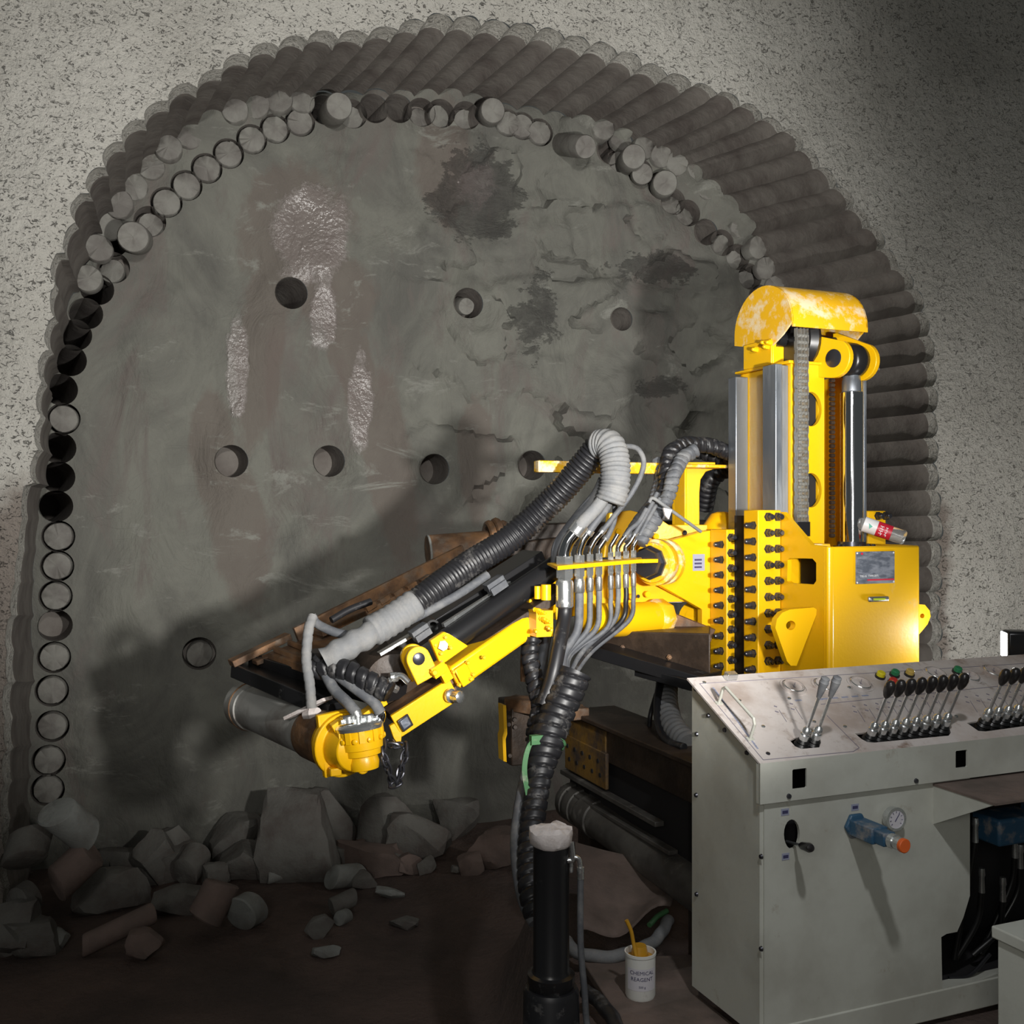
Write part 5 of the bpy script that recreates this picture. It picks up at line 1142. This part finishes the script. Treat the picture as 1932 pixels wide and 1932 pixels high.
q = text_mb('OIL PRESSURE', on_panel(pat(1520, 1320)[0], pat(1520, 1320)[1], 0.001), EX, -SLD, 0.016, 0.0002)
# gauges
for i, (x, y) in enumerate(((1497, 1297), (1556, 1294), (1623, 1291), (1828, 1277), (1765, 1272), (1874, 1268))):
    a_, t_ = pat(x, y); c_ = on_panel(a_, t_); mb = MB(); mb.lathe(c_, PN, [(0, 0.046), (0.003, 0.046), (0.003, 0.042)], 32, False); mb.lathe(c_, PN, [(0, 0.036), (0.004, 0.036), (0.010, 0.033), (0.010, 0.031), (0.004, 0.031)], 32, False)
    ga = build('gauge', mb, 'panel', pan)
    mb = MB(); mb.torus(c_+PN*0.008, PN, 0.0335, 0.0022, 32, 6); build('gauge_rim', mb, 'fit', ga)
    mb = MB(); mb.lathe(c_, PN, [(0.003, 0.031), (0.004, 0.031)], 28); build('dial', mb, 'panel', ga)
    mb = MB(); mb.obox(c_+PN*0.0055+(EX-SLD)*0.006, (EX-SLD).normalized()*0.018, (EX+SLD).normalized()*0.001, PN*0.0005); mb.obox(c_+PN*0.0055, SLD*0.008, EX*0.001, PN*0.0005); build('needle', mb, 'inkgrey', ga)
# lamps / buttons
for (x, y, m_) in ((1660, 1275, 'yellowplastic'), (1687, 1272, 'greenplastic'), (1683, 1288, 'redplastic'), (1715, 1271, 'amber'), (1805, 1266, 'greenplastic')):
    a_, t_ = pat(x, y+3); mb = MB(); c_ = on_panel(a_, t_); mb.lathe(c_, PN, [(0, 0.018), (0.008, 0.018), (0.008, 0.012)], 24); bt = build('button_ring', mb, 'knob', pan)
    mb = MB(); mb.lathe(c_+PN*0.008, PN, [(0, 0.015), (0.012, 0.0145), (0.015, 0.011)], 24); build('button', mb, m_, bt)
# grab handle
hp_ = [PP(1352, 1326)+PN*0.0, hit(1371, 1287, R(KA, KB, HBk)+PN*0.07, PN), hit(1378, 1289, R(KA, KB, HBk)+PN*0.07, PN), hit(1430, 1345, R(KA, KB, HBk)+PN*0.07, PN), hit(1433, 1356, R(KA, KB, HBk)+PN*0.07, PN), PP(1414, 1394)]
a_, t_ = pat(1356, 1327); a2, t2 = pat(1415, 1395)
hpts = [on_panel(a_, t_), on_panel(a_, t_, 0.055), on_panel(a_, t_+0.012, 0.068), on_panel(a2, t2-0.012, 0.068), on_panel(a2, t2, 0.055), on_panel(a2, t2)]
mb = MB()
for i in range(5): mb.cyl(hpts[i], hpts[i+1], 0.005, 10)
for p in hpts[1:5]: mb.sphere(p, 0.005, 6)
for p in (hpts[0], hpts[5]): mb.obox(p+PN*0.002, EX*0.012, SLD*0.008, PN*0.002)
build('grab_handle', mb, 'cabinet', con)
mb = MB(); mb.obox(on_panel(*pat(1377, 1281), 0.012), EX*0.02, SLD*0.012, PN*0.012); build('hinge', mb, 'fit', con, bev=0.002)
# levers
def lever(px, py, L_, style, lean=0.0):
    a_, t_ = pat(px, py); c_ = on_panel(a_, t_, -0.02); dr = (PN+EX*0.03+SLD*lean).normalized()
    mb = MB(); mb.lathe(c_+dr*0.035, dr, [(0, 0.0052), (L_-0.04, 0.0052)], 10); lv_ = build('lever', mb, 'fit', con)
    mb = MB(); mb.lathe(c_, dr, [(0, 0.024), (0.010, 0.021), (0.014, 0.024), (0.022, 0.018), (0.026, 0.020), (0.034, 0.015)], 18); build('rubber_boot', mb, 'slot', lv_)
    mb = MB(); mb.lathe(c_+dr*0.032, dr, [(0, 0.014), (0.020, 0.0145), (0.023, 0.011), (0.027, 0.011), (0.031, 0.0145), (0.040, 0.012), (0.046, 0.006)], 16); build('clevis', mb, 'fit', lv_)
    k0 = c_+dr*(L_-0.03); mb = MB()
    if style == 'oval': mb.lathe(k0, dr, [(0, 0.006), (0.006, 0.010), (0.02, 0.0150), (0.036, 0.0165), (0.05, 0.014), (0.058, 0.008), (0.060, 0.001)], 18); mm = 'knob'
    else: mb.lathe(k0, dr, [(0, 0.007), (0.02, 0.010), (0.055, 0.0145), (0.057, 0.013), (0.068, 0.013), (0.070, 0.010)], 16); mm = 'hose'
    build('knob', mb, mm, lv_)
for (x, y) in ((1513, 1402), (1535, 1400)): lever(x, y, 0.215, 'grip')
for k in range(8): lever(1641+k*19.7, 1392-k*2.6, 0.20, 'oval')
for k in range(6): lever(1856+k*18.5, 1364-k*2.4, 0.20, 'oval')
# front details: labels, selector lever, valve, gauge
def lab(x, y, w_, h_):
    a_, hh_ = ff(x, y); mb = MB(); mb.rbox(a_-w_, a_+w_, FP-0.0012, FP, hh_-h_, hh_+h_); l_ = build('label_sticker', mb, 'label', fp)
    mb = MB(); mb.rbox(a_-w_*0.7, a_+w_*0.7, FP-0.0018, FP-0.001, hh_-h_*0.45, hh_+h_*0.45); build('lettering', mb, 'ink', l_)
lab(1481, 1532, 0.014, 0.010); lab(1482, 1616, 0.013, 0.010); lab(1613, 1523, 0.014, 0.010)
p = PB(1484, 1588, FP+0.05); q = PB(1522, 1598, FP-0.08)
mb = MB(); mb.cyl(p, q, 0.005, 10); sl_ = build('selector_lever', mb, 'fit', con)
mb = MB(); dd = (q-p).normalized(); mb.lathe(p.lerp(q, 0.72), dd, [(0, 0.008), (0.01, 0.011), (0.055, 0.014), (0.065, 0.011), (0.068, 0.003)], 16); build('knob', mb, 'knob', sl_)
# blue valve
vb = PB(1612, 1557, FP); mb = MB(); mb.lathe(vb, -EY, [(0, 0.042), (0.012, 0.042), (0.015, 0.030)], 6)
mb.obox(vb-EY*0.06, EX*0.030, EY*0.05, EZ*0.024); mb.obox(vb-EY*0.12, EX*0.022, EY*0.03, EZ*0.02)
bl = build('relief_valve', mb, 'blue', con, bev=0.004)
mb = MB(); mb.lathe(vb-EY*0.145, -EY, [(0, 0.018), (0.012, 0.018), (0.012, 0.022), (0.03, 0.022), (0.03, 0.019), (0.058, 0.019)], 24); build('adjuster', mb, 'fit', bl)
mb = MB(); mb.lathe(vb-EY*0.200, -EY, [(0, 0.0205), (0.010, 0.0205), (0.012, 0.018)], 24); build('adjuster_cap', mb, 'orange', bl)
gc = PB(1690, 1545, FP-0.03); gd = (-EY+EX*-0.05).normalized()
mb = MB(); mb.lathe(gc+EY*0.03, gd, [(0, 0.02), (0.012, 0.034), (0.03, 0.036), (0.036, 0.036), (0.036, 0.028), (0.033, 0.028), (0.033, 0.0)], 36, False); gg = build('pressure_gauge', mb, 'fit', con)
mb = MB(); mb.lathe(gc+EY*0.03+gd*0.0335, gd, [(0, 0.028), (0.0005, 0.028)], 30); build('dial', mb, 'dial', gg)
mb = MB(); c_ = gc+EY*0.03+gd*0.035
for k in range(9):
    t = math.radians(-220+k*32.5); e_ = EX*math.cos(t)+EZ*math.sin(-t); mb.obox(c_+e_*0.022, e_*0.003, e_.cross(gd)*0.0007, gd*0.0004)
e_ = (EX*0.6+EZ*0.8); mb.obox(c_+e_*0.006, e_*0.014, e_.cross(gd)*0.001, gd*0.0005); build('needle', mb, 'ink', gg)
# shelf bracket right
SA = 2.44; mb = MB()
mb.prism([R(SA, FP, 0.742), R(SA, 2.253, 0.742), R(SA, FP, 0.616)], EX*0.01); gus = build('shelf_gusset', mb, 'cabinet', con, solid=True)
mb = MB(); mb.rbox(SA-0.002, KE, 2.253, FP, 0.738, 0.745); build('shelf', mb, 'mudplate', con)
# sill
mb = MB(); mb.rbox(KA+0.01, KE, FP-0.004, FP+0.05, 0.0, 0.09); build('sill', mb, 'cabinet', con, bev=0.004)
# things inside the open bay
mb = MB(); c_ = PB(1900, 1558, FP+0.1); mb.obox(c_, EX*0.10, EY*0.06, EZ*0.045); mb.obox(c_+EX*0.15+EZ*0.02, EX*0.04, EY*0.05, EZ*0.05); build('valve_body', mb, 'blue', con, bev=0.01)
for i, (x, y) in enumerate(((1840, 1560), (1852, 1655), (1892, 1672), (1915, 1590), (1925, 1610))):
    a_, h_ = hf(x, y, FP+0.06); mb = MB(); mb.lathe(R(a_, FP+0.06, h_+0.03), -EZ, [(0, 0.010), (0.02, 0.012), (0.03, 0.009), (0.08, 0.011)], 12); ft = build('hose_fitting', mb, 'fit', con)
    mb = MB(); mb.tube([R(a_, FP+0.06, h_-0.04), R(a_-0.01, FP+0.07, h_-0.15), R(a_-0.05-0.02*i, FP+0.1, 0.12)], 0.010, 10); build('inner_hose', mb, 'slot', ft)
mb = MB(); mb.tube([PB(1790, 1845, FP+0.05), PB(1830, 1840, FP+0.03), PB(1868, 1800, FP+0.03)], 0.006, 8); build('inner_cable', mb, 'black', con)

# flood light beyond the console
fl = thing('flood_light', 'black flood light glowing at its left edge above the console', 'flood light', P(1905, 1215, 4.05)*1.0-V((0, 0, P(1905, 1215, 4.05).z)))
c_ = P(1905, 1216, 4.05); ld = V((-0.97, 0.20, 0)).normalized(); sdv = ld.cross(EZ).normalized()
mb = MB(); mb.obox(c_-ld*0.035, ld*0.055, sdv*0.045, EZ*0.056); build('housing', mb, 'black_steel', fl, bev=0.012)
mb = MB(); mb.obox(c_+ld*0.0215, ld*0.003, sdv*0.038, EZ*0.048); build('lens', mb, 'lamp', fl, bev=0.002)
mb = MB(); mb.cyl(V((c_.x, c_.y, 0)), V((c_.x, c_.y, c_.z-0.05)), 0.016, 14); build('stand_pole', mb, 'black_steel', fl)
mb = MB(); mb.cyl(V((c_.x, c_.y, 0)), V((c_.x, c_.y, 0.02)), 0.15, 20); build('base', mb, 'black_steel', fl)
light('flood_lamp', 'AREA', tuple(c_+ld*0.04), tuple(c_+ld*1.0-EZ*0.02), 2.5, (0.96, 0.98, 1.0), 0.08)

# cream box bottom right
mb = MB(); mb.rbox(2.343+0.012, 2.9, 1.5, 2.168, 0.0, 0.395); bx = thing('equipment_box', 'cream metal box with a lid at the bottom right corner', 'box', R(2.6, 1.9, 0)); build('body', mb, 'cabinet', bx, bev=0.004)
mb = MB(); mb.rbox(2.343, 2.92, 1.48, 2.18, 0.395, 0.43); build('lid', mb, 'cabinet', bx, bev=0.005)

# ================================================================== SMALL THINGS
# jack cylinder
jp = P(1040, 1600, 3.12); jx, jy = jp.x, jp.y
jk = thing('levelling_jack', 'black greasy hydraulic levelling jack standing in front of the hoses', 'hydraulic jack', (jx, jy, -0.4))
mb = MB(); mb.lathe(V((jx, jy, -0.45)), EZ, [(0, 0.095), (0.59, 0.085), (0.605, 0.078)], 36); build('base_tube', mb, 'black', jk)
for mm_ in (): pass
mb = MB(); mb.lathe(V((jx, jy, 0.15)), EZ, [(0, 0.066), (0.02, 0.072), (0.045, 0.072), (0.05, 0.06), (0.06, 0.055), (0.435, 0.055)], 36); build('barrel', mb, 'black_steel', jk)
mb = MB(); mb.lathe(V((jx, jy, 0.582)), EZ, [(0, 0.052), (0.012, 0.064), (0.035, 0.068), (0.050, 0.066), (0.056, 0.05), (0.060, 0.03), (0.062, 0.0)], 40)
for v in mb.v:
    v.x += 0.006*nz(v, 30); v.y += 0.006*nz(v+V((3, 0, 0)), 30)
    if v.z > 0.62: v.z += 0.016*nz(v, 35)
build('muddy_cap', mb, 'rag', jk)
mb = MB(); q = V((jx+0.06, jy-0.02, 0.60)); mb.tube([q, q+V((0.004, 0, -0.05)), q+V((-0.012, 0, -0.055))], 0.009, 10); mb.tube([q+V((0.0, 0, -0.045)), q+V((0.022, 0, -0.05)), q+V((0.028, 0, -0.08))], 0.008, 10); mb.lathe(q+V((0.028, 0, -0.075)), -EZ, [(0, 0.011), (0.035, 0.011)], 12); mb.lathe(q+V((0.0, 0, -0.05)), -EZ, [(0, 0.006), (0.04, 0.006)], 10); build('hose_fitting', mb, 'fit', jk)
mb = MB(); mb.tube([q+V((0.028, 0, -0.10)), q+V((0.028, 0, -0.3)), q+V((0.04, 0.0, -0.45)), q+V((0.05, 0.0, -0.56)), q+V((0.08, -0.1, -0.585))], 0.010, 12); build('rubber_hose', mb, 'hose', label='thin grey hose running down beside the black jack', cat='hose', ang=70)
# rag on the jack is the caked mud; tin of grease
tp = on_floor(1208, 1876); tp.z = 0.035; tz = tp.y
tp = V(((1208-966)/F*3.33, 3.33, 0.0)); tb = 1.6-(1878-966)/F*3.33
tin = thing('grease_tin', 'small white tin of amber grease standing on the muddy plate', 'tin', V((tp.x, tp.y, tb)))
r = 0.049; tc_ = V((tp.x, tp.y, tb))
mb = MB(); mb.lathe(tc_, EZ, [(0, 0.0), (0, r*0.94), (0.008, r), (0.135, r), (0.137, r*1.05), (0.145, r*1.05), (0.145, r*0.95), (0.12, r*0.94), (0.02, r*0.93)], 32, False); tb_o = build('can', mb, 'white', tin)
mb = MB(); mb.lathe(tc_, EZ, [(0.125, 0.0), (0.125, r*0.93), (0.126, r*0.93)], 24, False); mb.lathe(tc_+V((0.0, 0.02, 0.12)), EZ, [(0, 0.03), (0.035, 0.022)], 14); build('grease', mb, 'grease', tin)
# wrapped label with lettering
mb = MB(); vs = []; fs = []
for k in range(13):
    t = math.radians(-100+(k-6)*10+10); 
    for h_ in (0.035, 0.105): vs.append(tc_+V((math.cos(t)*(r+0.0008), math.sin(t)*(r+0.0008), h_)))
fs = [(2*k, 2*k+2, 2*k+3, 2*k+1) for k in range(12)]; mb.add(vs, fs); tl = build('paper_label', mb, 'dial', tin)
mb = MB()
for (hh_, s_, tx) in ((0.092, 0.017, 'CHEMICAL'), (0.072, 0.017, 'REAGENT'), (0.048, 0.010, '500 g')):
    tm = text_mb(tx, V((0, 0, 0)), V((1, 0, 0)), V((0, 1, 0)), s_, 0.0002)
    for v in tm.v:
        t = math.radians(-90)+v.x/r; rad = r+0.0014+v.z*0.3; v.x, v.y, v.z = tc_.x+math.cos(t)*rad, tc_.y+math.sin(t)*rad, tc_.z+hh_+v.y
    mb.add(tm.v, tm.f)
build('lettering', mb, 'ink', tl)
mb = MB(); mb.tube([tc_+V((-0.012, -0.012, 0.12)), tc_+V((-0.022, 0, 0.17)), tc_+V((-0.03, 0, 0.21)), tc_+V((-0.045, 0, 0.245))], 0.0065, 10); build('stirring_stick', mb, 'grease', label='bent stick coated in amber grease poking out of the white tin', cat='stick', ang=60)
# muddy plate under tin
zt = tb
mb = MB(); mb.prism([V(((x-966)/F*((E-zt)*F/(y-966)), (E-zt)*F/(y-966), zt-0.0)) for x, y in ((1100, 1815), (1150, 1808), (1305, 1800), (1320, 1880), (1420, 1960), (1175, 1932), (1130, 1860))], V((0, 0, -0.03)))
build('steel_plate', mb, 'mudplate', bev=0.004, solid=True, label='muddy steel plate on the ground under the grease tin', cat='steel plate')
# the sheet leaning behind
mb = MB(); A_ = [P(1075, 1600, 4.0), P(1150, 1590, 4.1), P(1302, 1660, 3.9), P(1278, 1705, 3.75), P(1200, 1755, 3.6), P(1110, 1740, 3.6)]
nn_ = 14; ta, tb2, tc2, td = P(1085, 1585, 4.05), P(1302, 1655, 3.95), P(1265, 1715, 3.70), P(1095, 1765, 3.62)
for i in range(nn_+1):
    for j in range(nn_+1):
        u, v = i/nn_, j/nn_; p = ta.lerp(tb2, u).lerp(td.lerp(tc2, u), v); p.z += 0.02*nz(p, 6)+0.03*math.sin(u*7+v*2)*(v); mb.v.append(p)
nn1 = (nn_+1)**2; mb.v += [v-V((0, 0, 0.012)) for v in mb.v]
for i in range(nn_):
    for j in range(nn_):
        a_ = i*(nn_+1)+j; mb.f.append((a_, a_+1, a_+nn_+2, a_+nn_+1)); mb.f.append((nn1+a_, nn1+a_+nn_+1, nn1+a_+nn_+2, nn1+a_+1))
for i in range(nn_):
    for (a_, b_) in ((i, i+1), (nn_*(nn_+1)+i+1, nn_*(nn_+1)+i), ((i+1)*(nn_+1), i*(nn_+1)), (i*(nn_+1)+nn_, (i+1)*(nn_+1)+nn_)): mb.f.append((b_, a_, nn1+a_, nn1+b_))
build('tarpaulin', mb, 'mudplate', solid=True, ang=70, label='brown muddy tarpaulin sheet lying under the lower drill feed', cat='tarpaulin')
def fhose(pts, r, m_, label):
    mb = MB(); mb.tube([V(((x-966)/F*((E-h_)*F/(y-966)), (E-h_)*F/(y-966), h_)) for x, y, h_ in pts], r, 12, 8, rf=lambda s, th: r*(1+0.08*math.sin(s*60+th)), step=0.01)
    build('rubber_hose', mb, m_, label=label, cat='hose', ang=70)
fhose([(1070, 1775, .05), (1085, 1795, .05), (1130, 1805, .045), (1180, 1800, .045), (1235, 1775, .05), (1262, 1735, .06)], 0.022, 'hose_grey', 'mud-caked hose on the ground behind the grease tin')
fhose([(1105, 1870, .04), (1140, 1900, .035), (1165, 1940, .03), (1180, 1990, .03)], 0.024, 'black', 'dark hose on the ground right of the jack')
fhose([(1225, 1745, .06), (1240, 1730, .07), (1258, 1718, .08)], 0.010, 'strap', 'short green rope end by the tarpaulin')
# water bottle on top of the housing
bt = thing('plastic_bottle', 'clear plastic drink bottle with red and white label lying on the yellow housing', 'bottle', PB(1665, 1015, 3.36))
p = PB(1618, 985, 3.42); q = PB(1708, 1016, 3.30); ax_ = (q-p).normalized(); L_ = (q-p).length; r = 0.031
lift = max(0, (BT+0.0)-(q.z-r)); p.z += lift*0.2
mb = MB(); mb.lathe(p-ax_*0.02, ax_, [(0, 0.010), (0.012, 0.012), (0.03, 0.022), (0.05, r), (0.09, r), (0.11, r*0.95), (0.15, r*0.97), (L_, r*0.97), (L_+0.012, r), (L_+0.02, r*0.8)], 28); bb_ = build('bottle_body', mb, 'clear', bt)
mb = MB(); mb.lathe(p+ax_*0.025, ax_, [(0, r*1.02), (0.055, r*1.03)], 28, False); build('white_label', mb, 'whitepaint', bt)
mb = MB(); mb.lathe(p+ax_*0.080, ax_, [(0, r*1.03), (0.06, r*1.0)], 28, False); rl = build('red_label', mb, 'red', bt)
up2 = (EZ-ax_*ax_.z).normalized(); fr = ax_.cross(up2).normalized()
if fr.dot(-EY) < 0: fr = -fr
c_ = p+ax_*0.048+fr*(r*1.04); mb = MB(); mb.prism([c_+up2*0.010-ax_*0.004, c_+ax_*0.014+up2*0.002, c_-up2*0.012+ax_*0.004], fr*0.001); build('label_logo', mb, 'teal', bt)
mb = MB()
for k, (dx, s_) in enumerate(((0.012, 0.022), (0.032, 0.013))):
    for j in range(4): mb.obox(p+ax_*(0.086+dx)+fr*(r*1.03)+up2*(0.015-j*0.010), ax_*s_*0.35, up2*0.0012, fr*0.001); mb.obox(p+ax_*(0.086+dx+0.003*(j % 2))+fr*(r*1.03)+up2*(0.012-j*0.010), ax_*0.001, up2*0.004, fr*0.001)
build('label_characters', mb, 'whitepaint', rl)
